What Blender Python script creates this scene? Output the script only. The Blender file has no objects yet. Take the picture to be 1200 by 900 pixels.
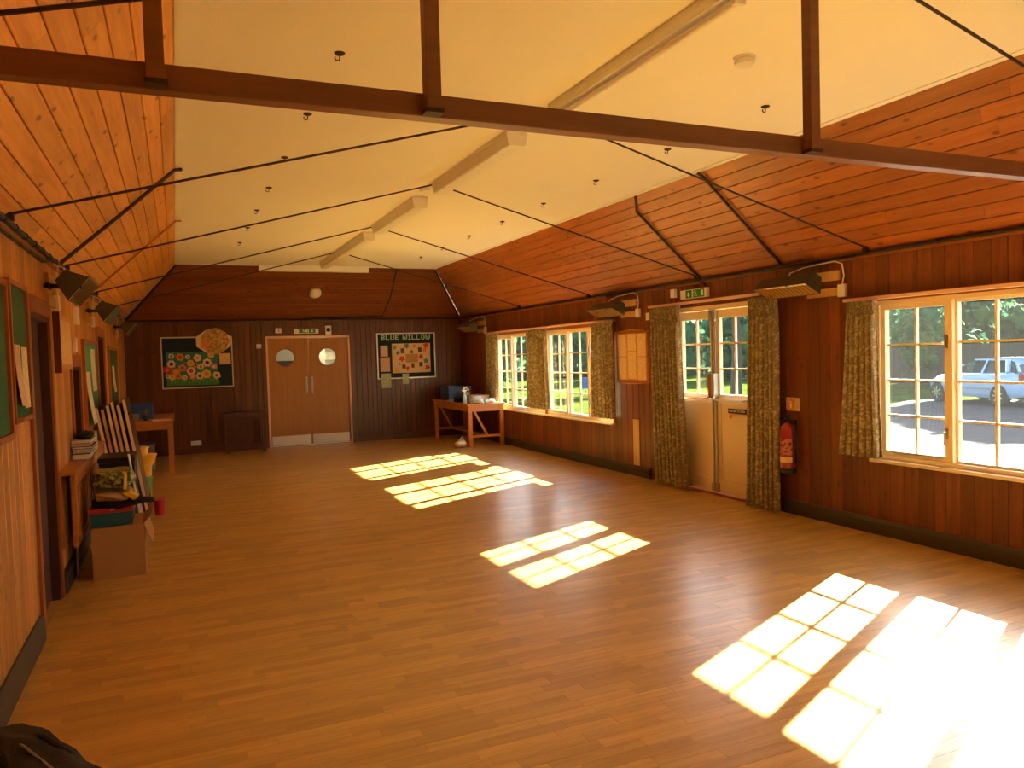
import bpy, bmesh, math, random
from mathutils import Vector, Matrix
random.seed(7)
R = math.radians
# ---------------------------------------------------------------- camera, world, sun, exposure
sc = bpy.context.scene
COL = sc.collection
W, L, HT, HC, XL, XR, LC = 6.149, 14.726, 2.369, 3.232, 0.8575, 5.2914, 13.683
CX, CZ = 0.7947, 1.6
YB = -2.6                                     # wall behind the camera
yaw, pit, rol, foc = 0.4124, 0.0388, -0.0294, 898.3
F = Vector((math.sin(yaw)*math.cos(pit), math.cos(yaw)*math.cos(pit), -math.sin(pit)))
Rv = Vector((math.cos(yaw), -math.sin(yaw), 0)); Uv = Rv.cross(F)
c_, s_ = math.cos(rol), math.sin(rol)
R2 = c_*Rv + s_*Uv; U2 = -s_*Rv + c_*Uv
cd = bpy.data.cameras.new('camera'); cam = bpy.data.objects.new('camera', cd); COL.objects.link(cam)
cd.sensor_fit = 'HORIZONTAL'; cd.sensor_width = 36; cd.lens = foc/1200*36; cd.clip_start = .05; cd.clip_end = 400
cam.matrix_world = Matrix(((R2.x, U2.x, -F.x, CX), (R2.y, U2.y, -F.y, 0), (R2.z, U2.z, -F.z, CZ), (0, 0, 0, 1)))
sc.camera = cam
wd = bpy.data.worlds.new('sky'); sc.world = wd; wd.use_nodes = True
wn = wd.node_tree; wn.nodes.clear()
sky = wn.nodes.new('ShaderNodeTexSky'); sky.sky_type = 'NISHITA'; sky.sun_disc = False
sky.sun_elevation = R(28.4); sky.sun_rotation = R(64.6)
sky.dust_density = 1.5
bg = wn.nodes.new('ShaderNodeBackground'); bg.inputs['Strength'].default_value = 0.26
wo = wn.nodes.new('ShaderNodeOutputWorld')
wn.links.new(sky.outputs[0], bg.inputs[0]); wn.links.new(bg.outputs[0], wo.inputs[0])
sd = bpy.data.lights.new('sun', 'SUN'); sd.energy = 24.0; sd.angle = R(.6); sd.color = (1, .92, .76)
so = bpy.data.objects.new('sun', sd); COL.objects.link(so)
SUNDIR = Vector((-1.67, -.793, -1)).normalized()
so.rotation_euler = SUNDIR.to_track_quat('-Z', 'Y').to_euler(); so.location = (20, 12, 14)
vs = sc.view_settings
vs.view_transform = 'Standard'; vs.look = 'None'; vs.gamma = 1; vs.use_curve_mapping = False
vs.exposure = 2.15
cy = sc.cycles
cy.max_bounces = 12; cy.diffuse_bounces = 8; cy.glossy_bounces = 4; cy.transparent_max_bounces = 24
cy.use_denoising = True; cy.sample_clamp_indirect = 10
cy.caustics_reflective = False; cy.caustics_refractive = False

# ---------------------------------------------------------------- materials
def nmat(name):
    m = bpy.data.materials.new(name); m.use_nodes = True
    nt = m.node_tree; b = nt.nodes['Principled BSDF']
    return m, nt, b
def N(nt, t, **kw):
    n = nt.nodes.new(t)
    for k, v in kw.items():
        if k in n.inputs: n.inputs[k].default_value = v
        else: setattr(n, k, v)
    return n
def plain(name, col, rough=.6, metal=0, noise=.08, scale=30, coat=0, bump=0, trans=0):
    m, nt, b = nmat(name)
    b.inputs['Roughness'].default_value = rough; b.inputs['Metallic'].default_value = metal
    if coat: b.inputs['Coat Weight'].default_value = coat
    g = N(nt, 'ShaderNodeNewGeometry')
    no = N(nt, 'ShaderNodeTexNoise', Scale=scale, Detail=3)
    nt.links.new(g.outputs['Position'], no.inputs['Vector'])
    mx = N(nt, 'ShaderNodeMixRGB'); mx.blend_type = 'MIX'
    mx.inputs[1].default_value = (*[c*(1-noise) for c in col], 1); mx.inputs[2].default_value = (*[min(1, c*(1+noise)) for c in col], 1)
    nt.links.new(no.outputs[0], mx.inputs[0]); nt.links.new(mx.outputs[0], b.inputs['Base Color'])
    if bump:
        bp = N(nt, 'ShaderNodeBump', Strength=bump, Distance=.01)
        nt.links.new(no.outputs[0], bp.inputs['Height']); nt.links.new(bp.outputs[0], b.inputs['Normal'])
    if trans:
        b.inputs['Subsurface Weight'].default_value = 0
        t = N(nt, 'ShaderNodeBsdfTranslucent'); nt.links.new(mx.outputs[0], t.inputs[0])
        ms = N(nt, 'ShaderNodeMixShader', Fac=trans)
        nt.links.new(b.outputs[0], ms.inputs[1]); nt.links.new(t.outputs[0], ms.inputs[2])
        nt.links.new(ms.outputs[0], nt.nodes['Material Output'].inputs[0])
    return m
def wood(name, dark, light, axis, rough=.38, knots=.5, tone=.35, gscale=1.0, attr=False, coat=.25, knotcol=(.05, .015, .004)):
    """varnished timber: grain drawn along axis, a random tone per board, scattered knots"""
    m, nt, b = nmat(name); lk = nt.links.new
    b.inputs['Roughness'].default_value = rough; b.inputs['Coat Weight'].default_value = coat; b.inputs['Coat Roughness'].default_value = .25
    g = N(nt, 'ShaderNodeNewGeometry')
    if attr:
        oi = N(nt, 'ShaderNodeAttribute'); oi.attribute_name = 'tone'; rnd = oi.outputs['Fac']
    else:
        oi = N(nt, 'ShaderNodeObjectInfo'); rnd = oi.outputs['Random']
    mul = N(nt, 'ShaderNodeMath', operation='MULTIPLY'); mul.inputs[1].default_value = 57.3; lk(rnd, mul.inputs[0])
    cv = N(nt, 'ShaderNodeCombineXYZ')
    for i in range(3): lk(mul.outputs[0], cv.inputs[i])
    ad = N(nt, 'ShaderNodeVectorMath', operation='ADD'); lk(g.outputs['Position'], ad.inputs[0]); lk(cv.outputs[0], ad.inputs[1])
    mp = N(nt, 'ShaderNodeMapping'); s = [28*gscale]*3
    for a in axis: s['xyz'.index(a)] = 1.6*gscale
    mp.inputs['Scale'].default_value = s; lk(ad.outputs[0], mp.inputs['Vector'])
    n1 = N(nt, 'ShaderNodeTexNoise', Scale=1.0, Detail=6, Roughness=.6, Distortion=.6); lk(mp.outputs[0], n1.inputs['Vector'])
    cr = N(nt, 'ShaderNodeValToRGB'); e = cr.color_ramp.elements
    e[0].position = .3; e[0].color = (*dark, 1); e[1].position = .72; e[1].color = (*light, 1); lk(n1.outputs[0], cr.inputs[0])
    # tone
    mr = N(nt, 'ShaderNodeMapRange'); mr.inputs['To Min'].default_value = 1-tone; mr.inputs['To Max'].default_value = 1+tone*.6; lk(rnd, mr.inputs['Value'])
    vm = N(nt, 'ShaderNodeVectorMath', operation='SCALE'); lk(cr.outputs[0], vm.inputs[0]); lk(mr.outputs[0], vm.inputs['Scale'])
    out = vm.outputs[0]
    if knots:
        mp2 = N(nt, 'ShaderNodeMapping'); s = [10]*3
        for a in axis: s['xyz'.index(a)] = 4.6
        mp2.inputs['Scale'].default_value = s; lk(ad.outputs[0], mp2.inputs['Vector'])
        vo = N(nt, 'ShaderNodeTexVoronoi', Scale=1.0); lk(mp2.outputs[0], vo.inputs['Vector'])
        kr = N(nt, 'ShaderNodeValToRGB'); k = kr.color_ramp.elements
        k[0].position = .085; k[0].color = (knots, knots, knots, 1); k[1].position = .19; k[1].color = (0, 0, 0, 1); lk(vo.outputs['Distance'], kr.inputs[0])
        km = N(nt, 'ShaderNodeMixRGB'); lk(kr.outputs[0], km.inputs[0]); lk(out, km.inputs[1]); km.inputs[2].default_value = (*knotcol, 1)
        out = km.outputs[0]
    lk(out, b.inputs['Base Color'])
    bp = N(nt, 'ShaderNodeBump', Strength=.08, Distance=.004); lk(n1.outputs[0], bp.inputs['Height']); lk(bp.outputs[0], b.inputs['Normal'])
    return m
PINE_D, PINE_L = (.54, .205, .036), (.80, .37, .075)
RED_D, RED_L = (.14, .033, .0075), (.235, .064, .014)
M = {}
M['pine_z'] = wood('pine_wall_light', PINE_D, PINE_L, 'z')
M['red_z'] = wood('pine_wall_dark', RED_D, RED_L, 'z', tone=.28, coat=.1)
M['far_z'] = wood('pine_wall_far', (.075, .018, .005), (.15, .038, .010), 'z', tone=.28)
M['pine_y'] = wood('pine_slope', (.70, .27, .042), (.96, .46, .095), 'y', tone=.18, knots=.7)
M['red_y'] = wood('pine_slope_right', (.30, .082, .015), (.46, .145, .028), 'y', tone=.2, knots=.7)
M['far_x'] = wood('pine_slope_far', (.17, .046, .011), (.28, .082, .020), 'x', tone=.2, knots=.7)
M['floor'] = wood('oak_strip', (.50, .275, .058), (.66, .395, .10), 'x', rough=.33, knots=.0, tone=.2, gscale=1.4, attr=True, coat=.25)
M['table_x'] = wood('table_wood', (.42, .14, .03), (.60, .23, .05), 'xy', tone=.1, knots=0)
M['dark_door'] = wood('dark_door', (.06, .014, .006), (.11, .026, .009), 'z', tone=.1, knots=0)
M['ply_door'] = wood('veneer_door', (.38, .155, .035), (.46, .195, .048), 'z', rough=.45, tone=.04, knots=0, gscale=.6, coat=.1)
M['trim_wood'] = wood('trim_wood', (.30, .085, .02), (.42, .13, .03), 'yz', tone=.1, knots=0)
M['beam'] = wood('beam_wood', (.14, .045, .012), (.21, .075, .022), 'x', tone=.05, knots=0, rough=.5)
M['plywood'] = wood('pale_ply', (.62, .36, .13), (.74, .46, .19), 'z', tone=.05, knots=0)
M['orange_wood'] = wood('orange_board', (.62, .25, .06), (.74, .33, .09), 'z', tone=.05, knots=0)
M['backing'] = plain('dark_gap', (.035, .010, .004), .9)
M['ceiling'] = plain('ceiling_paint', (.86, .86, .83), .9, noise=.02, scale=2)
M['cream'] = plain('cream_gloss', (.82, .66, .43), .4, noise=.02)
M['creamwin'] = plain('window_paint', (.86, .72, .48), .35, noise=.02)
M['white'] = plain('white_plastic', (.82, .80, .75), .45, noise=.02)
M['pinkcream'] = plain('rail_paint', (.80, .50, .34), .5, noise=.02)
M['black'] = plain('black_metal', (.012, .011, .010), .5)
M['blackcloth'] = plain('black_cloth', (.010, .010, .011), .75, bump=.3, scale=60)
M['iron'] = plain('dark_iron', (.045, .022, .014), .55, metal=.3)
M['brownconduit'] = plain('brown_conduit', (.035, .016, .010), .6)
M['skirt'] = plain('skirting_paint', (.055, .040, .022), .5, noise=.15)
M['grey'] = plain('grey_metal', (.42, .40, .36), .4, metal=.5)
M['steel'] = plain('steel', (.62, .60, .55), .3, metal=1)
M['alu'] = plain('aluminium_trim', (.66, .62, .60), .35, metal=.6)
M['khaki'] = plain('heater_paint', (.055, .055, .035), .45)
M['amber'] = plain('heater_reflector', (.75, .52, .22), .28, metal=.8)
M['green'] = plain('green_felt', (.035, .12, .065), .95, bump=.2, scale=200)
M['greenlight'] = plain('green_felt_light', (.09, .33, .19), .95, bump=.2, scale=200)
M['navy'] = plain('navy_felt', (.010, .028, .050), .95, bump=.2, scale=200)
M['teal'] = plain('teal_paper', (.03, .24, .23), .8)
M['signgreen'] = plain('sign_green', (.01, .26, .07), .4)
M['signwhite'] = plain('sign_white', (.85, .88, .78), .4)
M['red'] = plain('red_paint', (.32, .008, .008), .3, coat=.5)
M['redplastic'] = plain('red_plastic', (.45, .02, .03), .45)
M['orange'] = plain('orange_print', (.80, .25, .05), .6)
M['blue'] = plain('blue_plastic', (.03, .09, .30), .45)
M['tealbox'] = plain('teal_plastic', (.01, .09, .11), .45)
M['yellow'] = plain('yellow_plastic', (.85, .50, .03), .4)
M['card'] = plain('cardboard', (.44, .235, .075), .85, noise=.06, scale=8)
M['beige'] = plain('beige_cloth', (.55, .38, .2), .8, bump=.3)
M['greybox'] = plain('grey_plastic', (.22, .22, .21), .5)
M['bluewhite'] = plain('blue_white_film', (.62, .78, .85), .35, noise=.25, scale=22)
M['whitebag'] = plain('white_bag', (.80, .80, .78), .5, bump=.3)
M['leafgreen'] = plain('paper_green', (.06, .24, .05), .8, noise=.4)
M['pinkleaf'] = plain('paper_pink', (.62, .25, .22), .8)
M['letter'] = plain('letter_mint', (.45, .75, .62), .7)
M['paint_red'] = plain('paint_red', (.55, .06, .05), .8)
M['paint_orange'] = plain('paint_orange', (.75, .28, .10), .8)
M['paint_blue'] = plain('paint_blue', (.08, .25, .30), .8)
M['paint_green'] = plain('paint_green', (.18, .38, .08), .8)
M['paint_purple'] = plain('paint_purple', (.06, .015, .10), .8)
M['paint_dark'] = plain('photo_dark', (.09, .06, .04), .6, noise=.6, scale=70)
M['paint_yellow'] = plain('paint_yellow', (.75, .50, .10), .8)
M['lamp_white'] = plain('diffuser', (.80, .80, .78), .35, noise=.01)
M['concrete'] = plain('threshold', (.25, .2, .15), .8)
def paper(name, col, ink, sc_=55, amt=.5, axis='Z'):
    m, nt, b = nmat(name); lk = nt.links.new; b.inputs['Roughness'].default_value = .7
    g = N(nt, 'ShaderNodeNewGeometry'); w = N(nt, 'ShaderNodeTexWave', Scale=sc_, Distortion=0); w.wave_type = 'BANDS'; w.bands_direction = axis
    lk(g.outputs['Position'], w.inputs['Vector'])
    n = N(nt, 'ShaderNodeTexNoise', Scale=38, Detail=2); lk(g.outputs['Position'], n.inputs['Vector'])
    c = N(nt, 'ShaderNodeMath', operation='GREATER_THAN'); c.inputs[1].default_value = .62; lk(w.outputs['Fac'], c.inputs[0])
    d = N(nt, 'ShaderNodeMath', operation='GREATER_THAN'); d.inputs[1].default_value = .47; lk(n.outputs[0], d.inputs[0])
    e = N(nt, 'ShaderNodeMath', operation='MULTIPLY'); lk(c.outputs[0], e.inputs[0]); lk(d.outputs[0], e.inputs[1])
    f = N(nt, 'ShaderNodeMath', operation='MULTIPLY'); f.inputs[1].default_value = amt; lk(e.outputs[0], f.inputs[0])
    x = N(nt, 'ShaderNodeMixRGB'); x.inputs[1].default_value = (*col, 1); x.inputs[2].default_value = (*ink, 1); lk(f.outputs[0], x.inputs[0])
    lk(x.outputs[0], b.inputs['Base Color']); return m
M['paper'] = paper('printed_paper', (.78, .70, .55), (.2, .16, .12))
M['paperpink'] = paper('pink_print', (.72, .50, .40), (.35, .08, .07), 40)
M['papergreen'] = paper('green_print', (.50, .58, .44), (.06, .18, .12), 40)
M['redprint'] = paper('red_instruction_print', (.30, .010, .010), (.7, .5, .35), 45, .8)
M['plainpaper'] = plain('sugar_paper', (.76, .60, .44), .8, noise=.05)
M['goldpaper'] = paper('notice_paper', (.80, .56, .28), (.38, .20, .07), 45)
M['blocktext'] = paper('cardboard_collage', (.55, .35, .14), (.30, .16, .05), 60, .8)
def collage():
    m, nt, b = nmat('speckled_collage'); lk = nt.links.new; b.inputs['Roughness'].default_value = .8
    g = N(nt, 'ShaderNodeNewGeometry'); v = N(nt, 'ShaderNodeTexVoronoi', Scale=38); lk(g.outputs['Position'], v.inputs['Vector'])
    cr = N(nt, 'ShaderNodeValToRGB'); cr.color_ramp.elements[0].color = (.30, .17, .05, 1); cr.color_ramp.elements[1].color = (.72, .48, .20, 1)
    sp = N(nt, 'ShaderNodeSeparateXYZ'); lk(v.outputs['Color'], sp.inputs[0]); lk(sp.outputs[0], cr.inputs[0]); lk(cr.outputs[0], b.inputs['Base Color']); return m
M['collage'] = collage()
def curtain_mat():
    m, nt, b = nmat('curtain_fabric'); lk = nt.links.new; b.inputs['Roughness'].default_value = .9
    g = N(nt, 'ShaderNodeTexCoord')
    n = N(nt, 'ShaderNodeTexNoise', Scale=26, Detail=2, Distortion=1.2); uv = g.outputs['UV']
    mp = N(nt, 'ShaderNodeMapping'); mp.inputs['Scale'].default_value = (.8, 1.1, 1); lk(uv, mp.inputs['Vector']); lk(mp.outputs[0], n.inputs['Vector'])
    cr = N(nt, 'ShaderNodeValToRGB'); e = cr.color_ramp.elements
    e[0].position = .50; e[0].color = (.27, .20, .112, 1); e[1].position = .62; e[1].color = (.50, .43, .28, 1)
    lk(n.outputs[0], cr.inputs[0]); lk(cr.outputs[0], b.inputs['Base Color'])
    t = N(nt, 'ShaderNodeBsdfTranslucent'); lk(cr.outputs[0], t.inputs[0]); ms = N(nt, 'ShaderNodeMixShader', Fac=.13)
    lk(b.outputs[0], ms.inputs[1]); lk(t.outputs[0], ms.inputs[2]); lk(ms.outputs[0], nt.nodes['Material Output'].inputs[0]); return m
M['curtain'] = curtain_mat()
def glass(name, dust):
    m, nt, b = nmat(name); lk = nt.links.new; nt.nodes.remove(b)
    t = N(nt, 'ShaderNodeBsdfTransparent'); t.inputs[0].default_value = (.97, .98, .97, 1)
    g = N(nt, 'ShaderNodeBsdfGlossy', Roughness=.01); lw = N(nt, 'ShaderNodeLayerWeight', Blend=.5); pw = N(nt, 'ShaderNodeMath', operation='POWER'); pw.inputs[1].default_value = 5; lk(lw.outputs['Facing'], pw.inputs[0])
    f = N(nt, 'ShaderNodeMath', operation='MULTIPLY_ADD'); f.inputs[1].default_value = .96; f.inputs[2].default_value = .04; lk(pw.outputs[0], f.inputs[0])
    ms = N(nt, 'ShaderNodeMixShader'); lk(f.outputs[0], ms.inputs[0]); lk(t.outputs[0], ms.inputs[1]); lk(g.outputs[0], ms.inputs[2])
    d = N(nt, 'ShaderNodeBsdfTranslucent'); d.inputs[0].default_value = (.9, .9, .88, 1)      # a film of dust that catches the sun
    m2 = N(nt, 'ShaderNodeMixShader', Fac=dust); lk(ms.outputs[0], m2.inputs[1]); lk(d.outputs[0], m2.inputs[2])
    lk(m2.outputs[0], nt.nodes['Material Output'].inputs[0]); return m
M['glass'] = glass('window_glass', .0007); M['glass_dusty'] = glass('dusty_window_glass', .0028)
def patches(name, c1, c2, scale, rough=.9, lo=.4, hi=.6, detail=5):
    m, nt, b = nmat(name); lk = nt.links.new; b.inputs['Roughness'].default_value = rough
    g = N(nt, 'ShaderNodeNewGeometry'); n = N(nt, 'ShaderNodeTexNoise', Scale=scale, Detail=detail); lk(g.outputs['Position'], n.inputs['Vector'])
    cr = N(nt, 'ShaderNodeValToRGB'); e = cr.color_ramp.elements; e[0].position = lo; e[0].color = (*c1, 1); e[1].position = hi; e[1].color = (*c2, 1)
    lk(n.outputs[0], cr.inputs[0]); lk(cr.outputs[0], b.inputs['Base Color']); return m
M['tarmac'] = patches('tarmac', (.030, .032, .036), (.046, .046, .048), 3)
M['grass'] = patches('grass', (.030, .052, .008), (.062, .088, .014), 2); M['grass'].node_tree.nodes['Principled BSDF'].inputs['Specular IOR Level'].default_value = 0; M['tarmac'].node_tree.nodes['Principled BSDF'].inputs['Specular IOR Level'].default_value = .1
def leafy(name, c1, c2, sc_, fac):
    m = patches(name, c1, c2, sc_); nt = m.node_tree; t = N(nt, 'ShaderNodeBsdfTranslucent'); cr = [n for n in nt.nodes if n.type == 'VALTORGB'][0]
    nt.links.new(cr.outputs[0], t.inputs[0]); ms = N(nt, 'ShaderNodeMixShader', Fac=fac); nt.links.new(nt.nodes['Principled BSDF'].outputs[0], ms.inputs[1]); nt.links.new(t.outputs[0], ms.inputs[2])
    nt.links.new(ms.outputs[0], nt.nodes['Material Output'].inputs[0]); return m
M['leaves'] = leafy('tree_leaves', (.03, .10, .05), (.09, .22, .08), 1.3, .45); M['leaves2'] = leafy('tree_leaves_light', (.05, .12, .03), (.13, .22, .05), 1.6, .4)
M['bark'] = plain('bark', (.07, .05, .035), .9, bump=.5)
M['fence'] = plain('fence_wood', (.07, .055, .042), .9, noise=.3, scale=5)
M['carpaint'] = plain('pale_blue_car_paint', (.30, .42, .56), .25, coat=1, noise=.01)
M['carglass'] = plain('car_glass', (.02, .03, .03), .1, noise=.01)
M['tyre'] = plain('tyre_rubber', (.02, .02, .02), .8)
M['jamb'] = plain('dark_jamb', (.07, .018, .007), .8)
M['tan'] = patches('floral_bag', (.035, .07, .05), (.34, .36, .10), 34, .5, .45, .56, 2)
M['brick'] = plain('outside_wall', (.30, .18, .12), .9)
M['corridor'] = plain('corridor_paint', (.72, .68, .52), .8)

# ---------------------------------------------------------------- mesh helpers
STUFF = {'hooks', 'brackets', 'clips', 'guard_wires', 'stems', 'paper_leaves', 'foliage', 'pillars', 'wheel_rim'}   # pieces too small in the photo to pick apart
class MB:
    def __init__(s): s.v = []; s.f = []; s.mi = []; s.uv = None; s.tone = None
    def add(s, vs, fs, mi=0):
        b = len(s.v); s.v += [Vector(v) for v in vs]; s.f += [[b+i for i in f] for f in fs]; s.mi += [mi]*len(fs); return s
    def box(s, x0, x1, y0, y1, z0, z1, mi=0):
        return s.add([(x, y, z) for x in (x0, x1) for y in (y0, y1) for z in (z0, z1)],
                     [(0, 1, 3, 2), (4, 6, 7, 5), (0, 4, 5, 1), (2, 3, 7, 6), (0, 2, 6, 4), (1, 5, 7, 3)], mi)
    def obox(s, c, u, v, w, mi=0):
        c, u, v, w = map(Vector, (c, u, v, w))       # centre, half vectors
        return s.add([c+a*u+b*v+d*w for a in (-1, 1) for b in (-1, 1) for d in (-1, 1)],
                     [(0, 1, 3, 2), (4, 6, 7, 5), (0, 4, 5, 1), (2, 3, 7, 6), (0, 2, 6, 4), (1, 5, 7, 3)], mi)
    def bbox(s, x0, x1, y0, y1, z0, z1, r=.01, mi=0):
        """box with chamfered edges"""
        bm = bmesh.new(); bmesh.ops.create_cube(bm, size=1)
        for v in bm.verts: v.co = Vector(((x0+x1)/2+v.co.x*(x1-x0), (y0+y1)/2+v.co.y*(y1-y0), (z0+z1)/2+v.co.z*(z1-z0)))
        bmesh.ops.bevel(bm, geom=bm.edges[:], offset=r, segments=2, affect='EDGES', profile=.6)
        return s.addbm(bm, mi)
    def addbm(s, bm, mi=0):
        bm.verts.index_update(); s.add([v.co.copy() for v in bm.verts], [[v.index for v in f.verts] for f in bm.faces], mi); bm.free(); return s
    def tube(s, pts, r, n=8, mi=0, caps=True):
        pts = [Vector(p) for p in pts]; rr = r if isinstance(r, (list, tuple)) else [r]*len(pts); vs = []; fs = []
        prev = None
        for i, p in enumerate(pts):
            d = (pts[min(i+1, len(pts)-1)]-pts[max(i-1, 0)]).normalized()
            if prev is None:
                a = d.cross(Vector((0, 0, 1)));  a = a if a.length > 1e-3 else d.cross(Vector((1, 0, 0)))
            else: a = prev-d*prev.dot(d)
            a.normalize(); prev = a; b = d.cross(a)
            vs += [p+rr[i]*(a*math.cos(2*math.pi*k/n)+b*math.sin(2*math.pi*k/n)) for k in range(n)]
        for i in range(len(pts)-1):
            for k in range(n): fs.append((i*n+k, i*n+(k+1) % n, (i+1)*n+(k+1) % n, (i+1)*n+k))
        if caps: fs.append(tuple(range(n))[::-1]); fs.append(tuple((len(pts)-1)*n+k for k in range(n)))
        return s.add(vs, fs, mi)
    def lathe(s, o, prof, n=16, axis='z', mi=0):
        o = Vector(o); ax = {'z': (Vector((1, 0, 0)), Vector((0, 1, 0)), Vector((0, 0, 1))), 'x': (Vector((0, 1, 0)), Vector((0, 0, 1)), Vector((1, 0, 0))),
                             'y': (Vector((0, 0, 1)), Vector((1, 0, 0)), Vector((0, 1, 0)))}[axis] if isinstance(axis, str) else axis
        vs = []; fs = []
        for r, h in prof: vs += [o+ax[2]*h+r*(ax[0]*math.cos(2*math.pi*k/n)+ax[1]*math.sin(2*math.pi*k/n)) for k in range(n)]
        for i in range(len(prof)-1):
            for k in range(n): fs.append((i*n+k, i*n+(k+1) % n, (i+1)*n+(k+1) % n, (i+1)*n+k))
        fs.append(tuple(range(n))[::-1]); fs.append(tuple((len(prof)-1)*n+k for k in range(n)))
        return s.add(vs, fs, mi)
    def prism(s, poly, off, mi=0):
        n = len(poly); off = Vector(off); p = [Vector(q) for q in poly]
        return s.add(p+[q+off for q in p], [tuple(range(n))[::-1], tuple(range(n, 2*n))]+[(i, (i+1) % n, n+(i+1) % n, n+i) for i in range(n)], mi)
    def build(s, name, mats, parent=None, smooth=False, loc=None, kind=None, label=None):
        me = bpy.data.meshes.new(name)
        root = Vector((0, 0, 0))
        if parent is not None: root = ROOT[parent.name]
        elif loc is not None: root = Vector(loc)
        elif kind != 'structure':
            lo = [min(v[i] for v in s.v) for i in range(3)]; hi = [max(v[i] for v in s.v) for i in range(3)]
            root = Vector(((lo[0]+hi[0])/2, (lo[1]+hi[1])/2, lo[2]))
        me.from_pydata([v-root for v in s.v], [], s.f)
        mats = mats if isinstance(mats, (list, tuple)) else [mats]
        for m in mats: me.materials.append(M[m] if isinstance(m, str) else m)
        if any(s.mi): me.polygons.foreach_set('material_index', s.mi)
        if s.uv:
            l = me.uv_layers.new(name='UVMap')
            for li, lo_ in enumerate(me.loops): l.data[li].uv = s.uv[lo_.vertex_index]
        if s.tone:
            a = me.attributes.new('tone', 'FLOAT', 'FACE'); a.data.foreach_set('value', s.tone)
        bm = bmesh.new(); bm.from_mesh(me); bmesh.ops.recalc_face_normals(bm, faces=bm.faces[:]); bm.to_mesh(me); bm.free()
        if smooth:
            me.polygons.foreach_set('use_smooth', [True]*len(me.polygons))
            try: me.set_sharp_from_angle(angle=R(38))
            except Exception: pass
        o = bpy.data.objects.new(name, me); COL.objects.link(o)
        if parent is not None: o.parent = parent
        else: o.location = root
        ROOT[o.name] = root
        if kind: o['kind'] = kind
        if name in STUFF: o['kind'] = 'stuff'
        if label: o['label'] = label
        return o
ROOT = {}
def thing(name, loc, label, cat, group=None, kind=None):
    o = bpy.data.objects.new(name, None); COL.objects.link(o); o.location = loc; o.empty_display_size = .1; ROOT[o.name] = Vector(loc)
    if label: o['label'] = label
    if cat: o['category'] = cat
    if group: o['group'] = group
    if kind: o['kind'] = kind
    return o
def tag(o, label, cat, group=None):
    o['label'] = label; o['category'] = cat
    if group: o['group'] = group
    return o
def dup(root, d, label=None):
    """a copy of a thing with copies of its parts and sub-parts, moved by d"""
    r = root.copy(); COL.objects.link(r); r.location = root.location+Vector(d); ROOT[r.name] = Vector(r.location)
    if label: r['label'] = label
    for ch in list(root.children):
        c = ch.copy(); COL.objects.link(c); c.parent = r; ROOT[c.name] = ROOT[r.name]
        for g in list(ch.children):
            e = g.copy(); COL.objects.link(e); e.parent = c
    return r
def S(name, mb, m, parent=None): return mb.build(name, m, parent, kind='structure' if parent is None else None)
def toward(x, y, z, xp):
    """the point on plane x=xp that lies on the sight line to a point measured on the wall plane"""
    k = (xp-CX)/(x-CX); return (xp, y*k, CZ+(z-CZ)*k)

def board(name, m, parent, o, u, v, n, gap=.003, ch=.004):
    """one tongue-and-groove board: o corner, u length, v width, n outward thickness; front edges chamfered"""
    o, u, v, n = map(Vector, (o, u, v, n)); vl = v.length; vh = v/vl; uh = u.normalized(); nh = n.normalized()
    g = vh*gap/2; c = vh*ch; cn = nh*ch
    prof = [o+g, o+v-g, o+v-g+n-cn, o+v-g-c+n, o+g+c+n, o+g+n-cn]
    mb = MB().prism([p+uh*.0005 for p in prof], u-uh*.001)
    return mb.build(name, m, parent)

# ================================================================= SETTING
# ---- windows / door openings on the right wall
WIN = [(2.65, 4.64), (8.86, 10.84), (10.92, 12.90), (-1.0, 1.0)]; WZ0, WZ1 = .64, 1.95  # last window unseen, added behind camera from the others' spacing to light near end
DOOR = (6.12, 7.42, 0.0, 2.07)
OPEN_R = [(a, b, WZ0, WZ1) for a, b in WIN]+[DOOR]
TW = .10
def segments(y0, y1, z0, z1, opens):
    """z-intervals left solid for a vertical strip y0..y1"""
    segs = [(z0, z1)]
    for a, b, c, d in opens:
        if y1 > a+.004 and y0 < b-.004:
            ns = []
            for s0, s1 in segs:
                if c > s0: ns.append((s0, min(c, s1)))
                if d < s1: ns.append((max(d, s0), s1))
            segs = [q for q in ns if q[1]-q[0] > .01]
    return segs
def strips(a0, a1, wmin, wmax, cuts):
    xs = [a0]; cuts = sorted(cuts)
    while xs[-1] < a1-.02:
        nx = xs[-1]+random.uniform(wmin, wmax)
        for c in cuts:
            if xs[-1]+.005 < c < nx+.035: nx = c; break
        if nx > a1-.05: nx = a1
        xs.append(nx)
    return list(zip(xs[:-1], xs[1:]))
def wall_backing(name, plane, sgn, opens, y0, y1, z0, z1, th, m='backing'):
    mb = MB(); cuts = sorted({y0, y1, *[o[0] for o in opens], *[o[1] for o in opens]})
    for a, b in zip(cuts[:-1], cuts[1:]):
        for s0, s1 in segments(a, b, z0, z1, opens):
            xa, xb = plane+sgn*.014, plane+sgn*th; mb.box(min(xa, xb), max(xa, xb), a, b, s0, s1)
    return S(name, mb, m)
wr = wall_backing('wall_right', W, 1, OPEN_R, YB, L+.1, -.3, HT+.12, TW)
for a, b in strips(YB, L, .10, .145, [q for o in OPEN_R for q in o[:2]]):
    for s0, s1 in segments(a, b, 0, HT, OPEN_R):
        board('wall_board', 'red_z', wr, (W+.014, a, s0), (0, 0, s1-s0), (0, b-a, 0), (-.014, 0, 0))
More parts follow.
